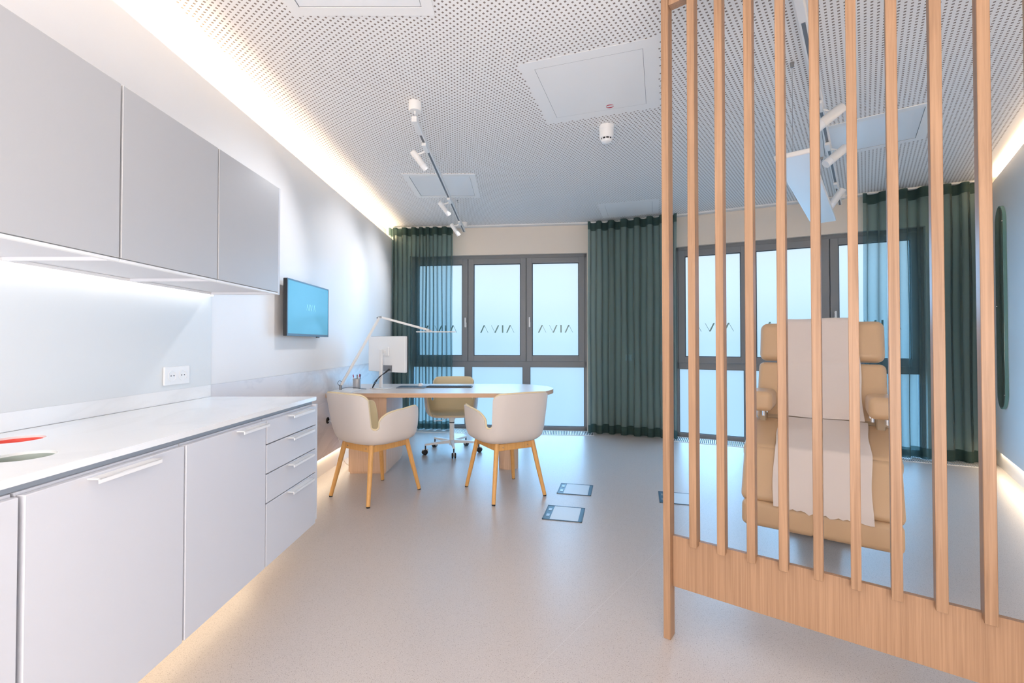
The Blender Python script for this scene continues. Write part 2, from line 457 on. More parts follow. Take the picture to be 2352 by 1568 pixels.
# left wall: real wall behind, panelling in front of it that stops short of floor and ceiling (light runs in both gaps)
wl = root('wall_left', 'white panelled wall on the left with glowing gap under the ceiling', 'wall', (0, 0, 0), kind='structure')
MB().box((XT - .12, YB - .1, -.08), (XT, CORL[1] + .2, ZC + .1)).build('wall_core', M['wall_warm'], wl, None)
ymax = 6.322 - 0.103 * XW
MB().box((XT, YB, 0.966), (XW, ymax, 2.62)).box((XW - .012, YB, 2.62), (XW, ymax, 2.68)).build('upper_panel', M['panel'], wl, None)
MB().box((XT, YB, 0.17), (XW, ymax, 0.9653)).build('marble_panel', M['marble'], wl, None)
bl = MB().box((XT, YB, 0.0), (XW - 0.028, ymax, 0.165)).build('baseboard_left', M['white'], smooth=None)
tag(bl, 'recessed baseboard along the left wall, lit from above', 'baseboard', kind='structure')

# right wall in its own frame: local y along the wall, x out of the room
wr = root('wall_right', 'plain white wall on the right carrying the oval mirror', 'wall', (4.652, 4.366, 0), R(-37.8), kind='structure')
MB().box((0.09, tB - .1, -.08), (0.22, 0.55, ZC + .1)).build('wall_core', M['wall_warm'], wr, None)
MB().box((0.0, tB, 0.17), (0.09, 0.243, 2.71)).box((0.0, tB, 2.71), (0.012, 0.243, 2.78)).build('upper_panel', M['panel'], wr, None)
br = root('baseboard_right', 'recessed baseboard along the right wall, lit from above', 'baseboard', (4.652, 4.366, 0), R(-37.8), kind='structure')
MB().box((0.028, tB, 0.0), (0.09, 0.243, 0.165)).build('skirting', M['white'], br, None)
wb = MB().box((XT - .1, YB - .12, -.08), (rwall(tB)[0] + .3, YB, ZC + .1)).build('wall_front', M['wall'], smooth=None)
tag(wb, 'white wall at the near end of the room', 'wall', kind='structure')

# ------------------------------------------------------------------ facade: two window bays
W3 = [0.0, 0.84, 1.67, 2.51]
ZT = 2.448
def facade(origin, ang, xl, xr, wname, wallname, n, walllab, winlab):
    wall = root(wallname, walllab, 'wall', (*origin, 0), ang, kind='structure')
    y0, y1 = -0.06, 0.22
    mb = MB()
    mb.box((xl, y0, -.08), (-0.0, y1, ZC + .1)); mb.box((2.51, y0, -.08), (xr, y1, ZC + .1))
    mb.box((-0.0, y0, ZT), (2.51, y1, ZC + .1)); mb.box((-0.0, 0.0, -.08), (2.51, y1, -0.001))
    mb.build('plaster', M['wall_warm'], wall, None)
    win = root(wname, winlab, 'window', (*origin, 0), ang, kind='structure')
    f = MB()
    e = 0.036
    f.box((0, 0, 0), (e, .07, ZT)); f.box((2.51 - e, 0, 0), (2.51, .07, ZT))
    f.box((0, 0, ZT - .05), (2.51, .07, ZT)); f.box((0, 0, 0), (2.51, .07, 0.05))
    f.box((0, 0, 0.875), (2.51, .07, 0.95))
    for k in (1, 2): f.box((W3[k] - .05, 0, 0.05), (W3[k] + .05, .07, 0.88)); f.box((W3[k] - .03, 0.01, 0.9), (W3[k] + .03, .07, ZT))
    f.build('outer_frame', M['frame'], win, None)
    for k in range(3):
        # lower fixed light
        a = W3[k] + (e if k == 0 else .05); b = W3[k + 1] - (e if k == 2 else .05)
        g = MB().box((a - .004, 0.022, 0.046), (b + .004, 0.032, 0.879)).build('pane', M['pane'], win, None)
        gk = MB()
        for (p, q) in (((a, .016, .05), (a + .006, .022, .875)), ((b - .006, .016, .05), (b, .022, .875)), ((a, .016, .869), (b, .022, .875)), ((a, .016, .05), (b, .022, .056))): gk.box(p, q)
        gk.build('gasket', M['gasket'], win, None)
        # upper sash
        x0 = W3[k] + (0.032 if k == 0 else .0035); x1 = W3[k + 1] - (0.032 if k == 2 else .0035)
        z0, z1 = 0.952, 2.405; s = 0.08
        sh = MB()
        sh.box((x0, -.018, z0), (x0 + s, .05, z1), .004); sh.box((x1 - s, -.018, z0), (x1, .05, z1), .004)
        sh.box((x0 + s - .004, -.018, z0), (x1 - s + .004, .05, z0 + s), .004); sh.box((x0 + s - .004, -.018, z1 - s), (x1 - s + .004, .05, z1), .004)
        so = sh.build('sash', M['frame'], win, 30)
        a, b, c, d = x0 + s, x1 - s, z0 + s, z1 - s
        gk = MB()
        for (p, q) in (((a, -.004, c), (a + .008, .01, d)), ((b - .008, -.004, c), (b, .01, d)), ((a, -.004, d - .008), (b, .01, d)), ((a, -.004, c), (b, .01, c + .008))): gk.box(p, q)
        gk.build('gasket', M['gasket'], so, None)
        MB().box((a - .003, .012, c - .003), (b + .003, .02, d + .003)).build('pane', M['pane'], so, None)
        # word cut clear of the frosted film, read from outside: mirrored in here
        qs, tot = letters('AIVA', 0.116, 0.106, 0.040, 0.019, 0.0055, flip=True)
        lx = (a + b) / 2 - tot / 2 + 0.0
        tx = MB()
        for q in qs:
            tx.poly([(lx + u, .0105, 1.355 + v) for u, v in q]); tx.poly([(lx + u, .0095, 1.355 + v) for u, v in q][::-1])
        tx.build('lettering', M['film'], so, None, recalc=False)
        if k != 2 or n == 9:
            hx = x1 - 0.026 if not (n == 1 and k == 1) else x1 + 0.052
        if (n == 1 and k in (0, 1)) or (n == 2 and k == 1):
            hx = (x1 - 0.028) if (n == 1 and k == 0) else (x1 + 0.05)
            h = MB().box((hx - .012, -.03, 1.43), (hx + .012, -.018, 1.50), .003).box((hx - .010, -.058, 1.43), (hx + .010, -.04, 1.57), .005).tube([(hx, -.02, 1.555), (hx, -.05, 1.555)], .009)
            h.build('handle', M['white_metal'], so)
    return wall, win
OA = (-1.490, 6.524); AA = -math.atan(0.1034)
OC = (2.109, 5.897); AC = -R(25.03)
facade(OA, AA, -0.48, 2.82, 'window_1', 'wall_back', 1, 'wall section behind the desk holding the first window bay', 'grey framed frosted window bay of three lights behind the desk')
facade(OC, AC, -0.99, 3.25, 'window_2', 'wall_back_right', 2, 'angled wall section behind the treatment chair with the second window bay', 'grey framed frosted window bay behind the treatment chair')
# white trim (curtain track) along the top of the facade
t1 = root('trim_1', 'thin white curtain track under the ceiling above the desk window', 'curtain track', (*OA, 0), AA, kind='structure')
MB().box((-.33, -.15, ZC - .02), (2.78, -.06, ZC), .003).build('track', M['ceil_plain'], t1)
t2 = root('trim_2', 'thin white curtain track under the ceiling above the angled window', 'curtain track', (*OC, 0), AC, kind='structure')
MB().box((-.93, -.15, ZC - .02), (2.97, -.06, ZC), .003).build('track', M['ceil_plain'], t2)

# floor convector grilles
def grille(origin, ang, x0, x1, label):
    g = root('floor_grille', label, 'floor grille', (*origin, 0), ang, group='convector grilles along the windows')
    y0, y1 = -0.335, -0.065
    MB().box((x0, y0, 0.0006), (x1, y1, 0.002)).build('trough', M['black'], g, None)
    fr = MB()
    fr.box((x0, y0 - .012, 0.0005), (x1, y0, .005)); fr.box((x0, y1, 0.0005), (x1, y1 + .006, .005))
    fr.build('edge_frame', M['white_metal'], g, None)
    b = MB(); x = x0
    while x < x1:
        b.box((x, y0, .002), (x + .0085, y1, .006)); x += .0215
    b.build('bars', M['white_metal'], g, None)
grille(OA, AA, -0.05, 2.58, 'long slotted white floor grille below the desk window')
grille(OC, AC, -0.10, 2.9, 'long slotted white floor grille below the angled window')

# ------------------------------------------------------------------ curtains
def curtain(origin, ang, path, folds, label, amp=0.045, group='green sheer curtains'):
    cr = root('curtain', label, 'curtain', (*origin, 0), ang, group=group)
    # path: list of local points; folds: positions (0..1) of fold crests
    P = [Vector((p[0], p[1], 0)) for p in path]
    seg = [(P[i + 1] - P[i]).length for i in range(len(P) - 1)]; tot = sum(seg)
    def at(d):
        for i, s in enumerate(seg):
            if d <= s or i == len(seg) - 1:
                t = (P[i + 1] - P[i]).normalized(); return P[i] + t * d, Vector((-t.y, t.x, 0))
            d -= s
    N = 14 * len(folds)
    def surf(zs):
        rows = []
        for z in zs:
            row = []
            for k in range(N + 1):
                u = k / N * (len(folds) - 1); i = min(int(u), len(folds) - 2); fr = u - i
                d = (folds[i] + (folds[i + 1] - folds[i]) * fr) * tot
                p, n = at(d)
                w = math.cos(2 * PI * fr)
                # S-shaped wave: crests to the room, slightly folded over on themselves
                t = Vector((n.y, -n.x, 0))
                sway = 0.010 * math.sin(3.1 * z + i * 1.7)
                q = p - n * (amp * w) * (1 + 0.12 * math.sin(z * 2 + i)) + t * (-0.012 * math.sin(2 * PI * fr) * 0 + 0.013 * math.sin(4 * PI * fr) + sway * .4)
                row.append((q.x, q.y, z + (0.003 * w if z < .1 else 0)))
            rows.append(row)
        return rows
    zs = [0.012, 0.06, 0.125]
    MB().grid(surf(zs)).build('bottom_hem', M['hem'], cr, 180)
    MB().grid(surf([0.125 + (2.72 - 0.125) * i / 14 for i in range(15)])).build('fabric', M['sheer'], cr, 180)
    MB().grid(surf([2.72, 2.77, 2.828])).build('heading_band', M['hem'], cr, 180)
    return cr
curtain(OA, AA, [(-.255, -.17), (.665, -.17)], [0, .09, .24, .39, .50, .60, .72, .86, 1.0], 'green sheer curtain at the left corner behind the desk, partly over the window', amp=0.046)
def tolocal(o, a, p):
    v = Vector((p[0] - o[0], p[1] - o[1], 0)); v.rotate(Matrix.Rotation(-a, 3, 'Z')); return (v.x, v.y)
mp_ = [tolocal(OC, AC, p) for p in ((0.985, 6.055), (1.27, 6.005), (2.045, 5.665))]
curtain(OC, AC, mp_, [0, .13, .275, .42, .565, .71, .85, 1.0], 'green sheer curtain on the pier between the two windows', amp=0.058)
curtain(OC, AC, [(1.935, -.17), (2.915, -.17)], [0, .2, .36, .54, .72, .87, 1.0], 'green sheer curtain at the right end beside the oval mirror', amp=0.052)

# two small white wall plates seen through the middle curtain
for i, (px_, lab) in enumerate(((-0.60, 'small white switch plate behind the middle curtain, nearer the desk'), (-0.16, 'small white switch plate behind the middle curtain, nearer the slatted screen'))):
    sw = root('wall_switch', lab, 'switch', (*OC, 0), AC, group='switch plates behind the curtain')
    MB().box((px_ - .041, -.071, .97), (px_ + .041, -.0605, 1.052), .003).build('plate', M['white'], sw)
    MB().box((px_ - .027, -.075, .984), (px_ + .027, -.070, 1.038), .002).build('rocker', M['white'], sw)

# ------------------------------------------------------------------ kitchen run on the left
XD = -1.11
def base_cabinet(y0, y1, kind, label, end=False):
    c = root('base_cabinet', label, 'cabinet', (XW, y0, 0.2), group='wall-hung white base cabinets')
    d = XD - XW; w = y1 - y0; top = 0.862 - 0.2
    # carcass, open towards the fronts
    b = MB()
    b.box((0.002, 0.0005, 0), (d - .022, w - .0005, .018)); b.box((0.002, 0.0005, .018), (d - .022, .018, top)); b.box((0.002, w - .018, .018), (d - .022 if not end else d, w - .0005, top))
    b.box((0.002, .018, .018), (.012, w - .018, top)); b.box((d - .12, .018, top - .018), (d - .022, w - .018, top))
    b.build('carcass', M['cab'], c, None)
    g = 0.0025
    yhi = w - g if not end else w - .0185
    def handle(parent, ya, yb, zt):
        h = MB().box((d + .0005, ya, zt - .004), (d + .034, yb, zt - .0005), .001).box((d + .030, ya, zt - .014), (d + .034, yb, zt - .0005), .001)
        h.build('handle', M['white'], parent)
    if kind == 'drawers':
        zs = [0.0, .2825, .4145, .5465, .655]
        for i in range(4):
            z0, z1 = zs[i] + (.0025 if i else 0), zs[i + 1] - .0025
            dr = MB().box((d - .02, g, z0), (d, yhi, z1), .0015).build('drawer', M['cab'], c)
            handle(dr, w * .36, w * .80, z1 - .004)
    else:
        dr = MB().box((d - .02, g, 0), (d, yhi, top - .006), .0015).build('door', M['cab'], c)
        if kind == 'left': handle(dr, w * .30, w * .72, top - .012)
        else: handle(dr, w * .56, w * .94, top - .012)
    return c
base_cabinet(0.52, 1.022, 'left', 'white wall-hung base cabinet at the left edge of the picture')
base_cabinet(1.030, 1.532, 'left', 'white base cabinet with the longest bar handle, below the counter holes')
base_cabinet(1.536, 2.033, 'right', 'white base cabinet with a door, beside the drawer unit')
base_cabinet(2.037, 2.560, 'drawers', 'white base cabinet with four drawers at the end of the run', end=True)
# worktop with two round waste openings
wt = root('countertop', 'long white marble worktop with two round holes on the base cabinets', 'worktop', (XW, 0.5, 0))
def circ(cx, cy, r, n=48): return [(cx + r * math.cos(2 * PI * k / n), cy + r * math.sin(2 * PI * k / n)) for k in range(n)]
H1 = (-1.312 - XW, 1.213 - .5, 0.066); H2 = (-1.562 - XW, 1.425 - .5, 0.066)
D = -1.122 - XW; LL = 2.575 - .5
top = MB().prism([(0.009, 0), (D, 0), (D, LL), (0.009, LL)], .880, .9, holes=(circ(*H1), circ(*H2)))
top.build('slab', M['worktop'], wt, 30)
sg = MB(); sg.box((D - .045, 0, .8625), (D - .018, LL - .02, .8795)); sg.box((0.02, 0, .8625), (0.05, LL - .02, .8795)); sg.build('shadow_gap_rail', M['gap'], wt, None)
for (cx_, cy_, r_), mt, lab in ((H1, M['green_bin'], 'grey-green waste bin under the nearer round counter hole'), (H2, M['red_bin'], 'red waste bin under the rear round counter hole')):
    bn = root('waste_bin', lab, 'bin', (XW + cx_, .5 + cy_, 0), group='bins under the counter holes')
    MB().lathe([(0, .235), (.058, .235), (.0655, .893), (.0635, .893), (.056, .242), (0, .242)], seg=48).build('bin_body', mt, bn, 40)

sb = root('splashback', 'pale glossy glass splashback between worktop and wall cabinets', 'splashback', (XW, .5, 0))
MB().box((0.0005, 0, .967), (.008, LL - .0, 1.473)).build('glass_sheet', M['glassback'], sb, None)
MB().box((0.0005, 0, .901), (.0078, LL - .0, .9667)).build('upstand', M['worktop'], sb, None)

XU = -1.32
def wall_cabinet(y0, y1, label, end=False):
    c = root('wall_cabinet', label, 'cabinet', (XW, y0, 1.475), group='grey wall cabinets over the counter')
    d = XU - XW; w = y1 - y0; h = 2.073 - 1.475
    b = MB()
    b.box((0.001, .0005, .012), (d - .021, w - .0005, .03)); b.box((0.001, .0005, h - .018), (d - .021, w - .0005, h))
    b.box((0.001, .0005, .03), (d - .021, .018, h - .018)); b.box((0.001, w - .018, .0), (d - .0, w - .0005, h) if end else (d - .021, w - .0005, h - .018)); b.box((0.001, .018, .03), (.008, w - .018, h - .018))
    b.build('carcass', M['cab'], c, None)
    MB().box((d - .02, .0025, .012), (d, w - (.0025 if not end else .0195), h - .0005), .0015).build('door', M['cab_up'], c)
    MB().box((d - .02, .0, .0), (d - .002, w - (0 if not end else .018), .0095), .001).build('light_valance', M['white'], c)
    return c
wall_cabinet(1.014, 1.512, 'grey wall cabinet at the left edge above the counter')
wall_cabinet(1.515, 2.011, 'grey wall cabinet in the middle of the upper row')
wall_cabinet(2.014, 2.545, 'grey wall cabinet at the right end of the upper row', end=True)
ul = root('under_cabinet_light', 'bright white light strip under the wall cabinets', 'light strip', (XW, 1.02, 0))
MB().box((.010, 0, 1.468), (.034, 1.535, 1.486), .002).build('diffuser', M['led'], ul)
MB().box((.0085, -.004, 1.474), (.036, 1.539, 1.4868), .001).build('profile', M['white_metal'], ul)

ws = root('wall_socket', 'white double power socket on the splashback', 'socket', (XW + .0085, 2.221, .993), group=None)
MB().box((0, 0, 0), (.009, .172, .092), .002).build('plate', M['white'], ws)
for yy in (.05, .122):
    so = MB().lathe([(.024, .0102), (.0235, .0102), (.0225, .0006), (0, .0006)], c=(0, yy, .046), rot=ry(R(90)), seg=28).lathe([(.0285, .009), (.0285, .0112), (.0235, .0112), (.0235, .009)], c=(0, yy, .046), rot=ry(R(90)), seg=28).build('socket_insert', M['white'], ws)
    MB().lathe([(0, .0094), (.0028, .0094), (.0028, .0106), (0, .0106)], c=(0, yy - .0095, .046), rot=ry(R(90)), seg=10).lathe([(0, .0094), (.0028, .0094), (.0028, .0106), (0, .0106)], c=(0, yy + .0095, .046), rot=ry(R(90)), seg=10).build('contact_hole', M['dark'], so)

# ------------------------------------------------------------------ TV
tv = root('television', 'flat screen showing a teal picture on the left wall', 'television', (XW, 3.29, 1.258))
tw, th_ = .73, .423; fx = -1.65 - XW
MB().box((fx - .032, 0, 0), (fx - .0045, tw, th_), .003).build('housing', M['dark'], tv)
fr = MB(); bz = .011
fr.box((fx - .004, 0, 0), (fx, tw, .018)); fr.box((fx - .004, 0, th_ - bz), (fx, tw, th_)); fr.box((fx - .004, 0, .018), (fx, bz, th_ - bz)); fr.box((fx - .004, tw - bz, .018), (fx, tw, th_ - bz))
fr.build('bezel', M['bezel'], tv, None)
scn = MB().box((fx - .003, bz, .018), (fx - .0012, tw - bz, th_ - bz)).build('screen', M['teal_screen'], tv, None)
qs, tot = letters('AIVA', .040, .052, .011, .007, .0022)
tx = MB()
for q in qs: tx.poly([(fx - .0009, tw * .5 - tot / 2 + u + .02, .205 + v) for u, v in q])
tx.build('lettering', M['screen_text'], scn, None, recalc=False)
MB().box((0.0005, .12, .07), (fx - .031, .60, .35), .004).build('wall_mount', M['dark'], tv)
MB().box((fx - .02, .52, -.008), (fx - .008, .57, .0005), .002).build('sensor', M['dark'], tv)

# ------------------------------------------------------------------ ceiling fittings
def light_panel(x, y, a, label, w=.60, m=.056):
    p = root('ceiling_light', label, 'ceiling light', (x, y, ZC), a, group='square recessed ceiling light panels')
    h = w / 2
    f = MB()
    o = h + m
    f.box((-o, -o, -.006), (o, -h, -.0005)); f.box((-o, h, -.006), (o, o, -.0005)); f.box((-o, -h, -.006), (-h, h, -.0005)); f.box((h, -h, -.006), (o, h, -.0005))
    f.build('frame', M['hatch'], p, None)
    MB().box((-h + .003, -h + .003, -.0025), (h - .003, h - .003, -.0006)).build('diffuser', M['diffuser'], p, None)
    e = MB()
    for q in (((-h, -h, -.0035), (h, -h + .003, -.0006)), ((-h, h - .003, -.0035), (h, h, -.0006)), ((-h, -h, -.0035), (-h + .003, h, -.0006)), ((h - .003, -h, -.0035), (h, h, -.0006))): e.box(*q)
    e.build('edge_seal', M['slot'], p, None)
light_panel(-.753, 1.894, 0, 'square recessed light panel cut off by the top of the picture')
light_panel(-.737, 4.728, 0, 'square recessed light panel above the desk track light')
light_panel(2.795, 3.54, R(-36.5), 'square recessed light panel behind the slatted screen')

def hatch(x, y, a, w, d, label, logo):
    p = root('ceiling_hatch', label, 'access hatch', (x, y, ZC), a, group='flush ceiling access hatches')
    f = MB(); m = .075
    for q in (((-w / 2 - m, -d / 2 - m), (w / 2 + m, -d / 2)), ((-w / 2 - m, d / 2), (w / 2 + m, d / 2 + m)), ((-w / 2 - m, -d / 2), (-w / 2, d / 2)), ((w / 2, -d / 2), (w / 2 + m, d / 2))):
        f.box((*q[0], -.0016), (*q[1], -.0004))
    f.build('surround', M['hatch'], p, None)
    MB().box((-w / 2, -d / 2, -.0011), (w / 2, d / 2, -.0004)).build('joint', M['slot'], p, None)
    dr = MB().box((-w / 2 + .0022, -d / 2 + .0022, -.0018), (w / 2 - .0022, d / 2 - .0022, -.0012)).build('hatch_door', M['hatch'], p, None)
    if logo:
        lx, ly = .072, d / 2 - .045
        n = 28; rw, rd = .027, .024
        w_ = MB().poly([(lx + rw * 1.12 * math.cos(2 * PI * k / n), ly + rd * 1.15 * math.sin(2 * PI * k / n), -.0020) for k in range(n)])
        wo = w_.build('badge', M['white'], dr, None)
        r_ = MB()
        for s in (1, -1):
            outer = [(lx + rw * math.cos(t), ly + s * rd * math.sin(t), -.0023) for t in [R(10 + 160 * k / 14) for k in range(15)]]
            inner = [(lx + rw * .80 * math.cos(t), ly + s * (rd * .24 + rd * .26 * math.sin(t)), -.0023) for t in [R(170 - 160 * k / 14) for k in range(15)]]
            r_.poly(outer + inner)
        r_.build('emblem', M['red'], dr, None)
hatch(0.5155, 2.896, R(-18), .628, .612, 'flush ceiling hatch with a red oval emblem in front of the smoke detector', True)
hatch(1.408, 5.525, R(-17), .545, .46, 'plain flush ceiling hatch near the middle curtain', False)

sd = root('smoke_detector', 'white round smoke detector hanging below the perforated ceiling', 'smoke detector', (.701, 3.417, ZC))
MB().lathe([(0, -.0004), (.056, -.0004), (.056, -.022), (.053, -.026), (0, -.026)], seg=40).build('mounting_base', M['white'], sd, 40)
MB().lathe([(0, -.0265), (.054, -.0265), (.053, -.085), (.046, -.094), (0, -.094)], seg=40).build('housing', M['white'], sd, 40)
MB().lathe([(0, -.0945), (.040, -.0945), (.040, -.106), (0, -.106)], seg=40).build('sensor_slots', M['black'], sd, 40)
rb = MB()
for k in range(10):
    a = 2 * PI * k / 10; rb.slab((.042 * math.cos(a), .042 * math.sin(a), -.1), (.005, .006, .016), rz(a), 0)
rb.build('slot_ribs', M['white'], sd, None)
MB().lathe([(0, -.1065), (.043, -.1065), (.036, -.122), (.018, -.130), (0, -.131)], seg=40).build('sensor_cap', M['white'], sd, 40)

hk = root('ceiling_hook', 'tiny metal hook in the ceiling beside the desk track light', 'hook', (-.655, 5.19, ZC))
MB().lathe([(0, -.0004), (.008, -.0004), (.008, -.006), (0, -.006)], seg=14).tube([(0, 0, -.005), (0, 0, -.02), (.008, 0, -.03), (.014, 0, -.025), (.014, 0, -.018)], .002, 8).build('hook_body', M['grey_metal'], hk)

# track lights: local y along the track, x to its right
def track_light(loc, a, L_, ztr, heads, label, canopies, stems=True):
    t = root('track_light', label, 'track light', (*loc, ZC), a, group='white ceiling track lights')
    zt = ztr - ZC
    MB().box((-.018, 0, zt), (.018, L_, zt + .034), .002).build('track', M['white_metal'], t)
    MB().box((-.0085, .16, zt - .0012), (.0085, L_ - .01, zt + .002)).build('slot', M['slot'], t, None)
    MB().box((-.019, -.06, zt - .004), (.019, .15, zt + .036), .004).build('feed_box', M['white_metal'], t)
    for cy in canopies:
        MB().lathe([(0, -.0004), (.043, -.0004), (.043, -.055), (.038, -.062), (0, -.062)], c=(0.012, cy, 0), seg=32).build('canopy', M['white_metal'], t, 40)
        MB().tube([(0.012, cy, -.06), (0.012, cy, zt + .03)], .006, 10).build('stem', M['white_metal'], t)
    for (y, off, vec, ln, r) in heads:
        v = Vector(vec).normalized()
        h = MB().box((-.0165, y - .15, zt - .026), (.0165, y - .01, zt - .001), .004).build('adapter', M['white_metal'], t)
        MB().tube([(0, y - .03, zt - .012), (off[0] * .5, y, zt - .022), (off[0], y + off[1], zt + off[2])], .0075, 10).build('arm', M['white_metal'], h)
        c = Vector((off[0], y + off[1], zt + off[2]))
        s = c - v * ln * .25
        MB().lathe([(0, 0), (r * .9, 0), (r, .006), (r, ln), (r * .86, ln), (r * .86, ln - .004), (0, ln - .004)], c=s, rot=dirrot(v), seg=24).build('spot_head', M['white_metal'], h, 40)
        MB().lathe([(r * .99, 0), (r * .99, .045), (r * .8, .045), (0, .04), (0, 0)], c=s + v * (ln + .0005), rot=dirrot(v), seg=24).build('lens_ring', M['diffuser'], h, 40)
track_light((-.69, 3.16), 0, 3.06, 2.735, [(.42, (-.10, .0, -.03), (.085, .075, -.105), .125, .025), (1.72, (-.10, 0, -.03), (.085, .085, -.105), .125, .025), (2.62, (-.10, 0, -.03), (.085, .06, -.12), .125, .025)],
            'white track light with three spots above the desk', (-.085, 2.99))
track_light((1.285, 2.02), R(-38), 3.78, 2.735, [(1.18, (.085, .0, -.04), (-.10, -.07, -.10), .17, .033), (1.93, (.085, 0, -.04), (-.11, -.07, -.11), .15, .033), (3.02, (.03, .05, -.05), (-.08, .02, -.12), .15, .033)],
            'white track light running behind the slatted screen', (.03, 3.74))
pl = root('pendant_panel', 'long slim white panel hung on wires behind the slatted screen', 'pendant light', (1.614, 2.614, ZC), R(-39))
MB().box((-.093, .0, -.565), (.093, 1.85, -.535), .008, 3).build('panel_body', M['white_metal'], pl, wn=True)
for yy in (.03, 1.75):
    MB().tube([(0, yy, -.535), (0, yy, -.01)], .0012, 6).build('wire', M['grey_metal'], pl)
    MB().lathe([(0, -.0004), (.012, -.0004), (.009, -.028), (0, -.03)], c=(0, yy, 0), seg=16).build('ceiling_clip', M['grey_metal'], pl)

# ------------------------------------------------------------------ slatted screen
SC0 = (.610, 1.866); SA = -R(36.8)
scr = root('room_divider', 'oak slatted room divider with solid lower board in the foreground', 'room divider', (*SC0, 0), SA)
MB().box((0, 0, 0), (.0285, .055, ZC - .001), .0012).build('post', M['oak'], scr)
for k in range(1, 11):
    x = .1026 * k + .002
    s = MB().box((0, 0, 0), (.028, .055, 2.42), .0012).build('slat', M['oak'], scr)
    s.location = (x, -.004, .397)
MB().box((.0285, .032, .205), (1.16, .052, .412), .001).build('lower_board', M['oak_rail'], scr)
MB().box((.0285, .008, 2.60), (1.16, .047, 2.80), .001).build('top_rail', M['oak_rail'], scr)
MB().box((1.16, 0, 0), (1.1885, .055, ZC - .001), .0012).build('post', M['oak'], scr)

# ------------------------------------------------------------------ mirror
mi = root('mirror', 'tall narrow pill-shaped mirror on the right wall', 'mirror', (4.652, 4.366, 0), R(-37.8))
def pill(w, z0, z1, n=20):
    r = w / 2; pts = []
    for k in range(n + 1): a = PI * k / n; pts.append((r * math.cos(a), z1 - r + r * math.sin(a)))
    for k in range(n + 1): a = PI + PI * k / n; pts.append((r * math.cos(a), z0 + r + r * math.sin(a)))
    return pts
yc = -.29
for nm, w, z0, z1, xa, xb, mt in (('frame', .318, .602, 2.462, -.022, -.0005, M['film']), ('glass', .296, .613, 2.451, -.0226, -.0221, M['mirror'])):
    b = MB(); p = pill(w, z0, z1)
    b.prism(p, xa, xb)
    # prism lies in xy with z = depth: turn so that plan x -> local y, plan y -> z, depth -> x
    b.rotx(Matrix(((0, 0, 1, 0), (1, 0, 0, yc), (0, 1, 0, 0), (0, 0, 0, 1))))
    b.build(nm, mt, mi, 30)
for zz, yy in ((.74, .135), (2.30, .135), (1.55, -.135)): MB().lathe([(0, 0), (.006, 0), (.006, .004), (0, .004)], c=(-.0268, yc - yy, zz), rot=ry(R(90)), seg=12).build('mirror_clip', M['steel'], mi)

# ------------------------------------------------------------------ floor boxes
for (x, y, a, lab) in ((.5045, 3.746, R(-13.5), 'floor socket box farther from the viewer, by the foot of the right visitor chair'), (.3535, 3.215, R(-13.5), 'floor socket box nearest the viewer in the open floor'), (1.265, 3.53, R(-15.5), 'floor socket box partly hidden behind the slatted screen')):
    b = root('floor_box', lab, 'floor socket box', (x, y, 0), a, group='square floor socket boxes')
    h = .136
    f = MB()
    f.box((-h, -h, .0006), (h, -h + .009, .004)); f.box((-h, h - .009, .0006), (h, h, .004)); f.box((-h, -h, .0006), (-h + .008, h, .004)); f.box((h - .008, -h, .0006), (h, h, .004))
    f.build('rim', M['navy'], b, None)
    MB().box((-h + .008, -h + .009, .0006), (-.085, h - .009, .0028)).build('cable_flap', M['box_blue'], b, None)
    MB().box((-.0845, -h + .009, .0006), (.108, h - .009, .0032)).build('lid_inlay', M['box_light'], b, None)
    MB().box((.1085, -h + .009, .0006), (h - .008, h - .009, .0028)).build('hinge_strip', M['box_blue'], b, None)
    for yy in (-.055, .055): MB().box((-.118, yy - .022, .0028), (-.095, yy + .022, .0045), .001).build('latch', M['grey_metal'], b)

# ------------------------------------------------------------------ desk
DZ = .745
dk = root('desk', 'oak desk with rounded right end standing against the left wall', 'desk', (XW, 4.65, 0))
rd = .49; xe = .40 - XW - rd
outl = [(0.001, -rd), (xe, -rd)] + [(xe + rd * math.sin(R(t)), -rd * math.cos(R(t))) for t in range(4, 180, 4)] + [(xe, rd), (0.001, rd)]
MB().prism(outl, DZ - .040, DZ - .0012).build('desktop', M['oak_edge'], dk, 30)
MB().prism([(0.001 + (x - .001) * .9995, y * .999) for x, y in outl], DZ - .0012, DZ).build('desktop_sheen_top', M['oak_top'], dk, 30)
MB().box((.201, -.456, .018), (.549, .15, DZ - .0405), .0015).build('pedestal', M['oak_desk'], dk)
MB().box((.211, -.446, 0), (.541, .14, .0175)).build('plinth', M['oak_desk'], dk, None)
MB().lathe([(0, 0), (.095, 0), (.095, DZ - .0405), (0, DZ - .0405)], c=(-.055 - XW, -.225, 0), seg=48).build('round_leg', M['oak_desk'], dk, 40)

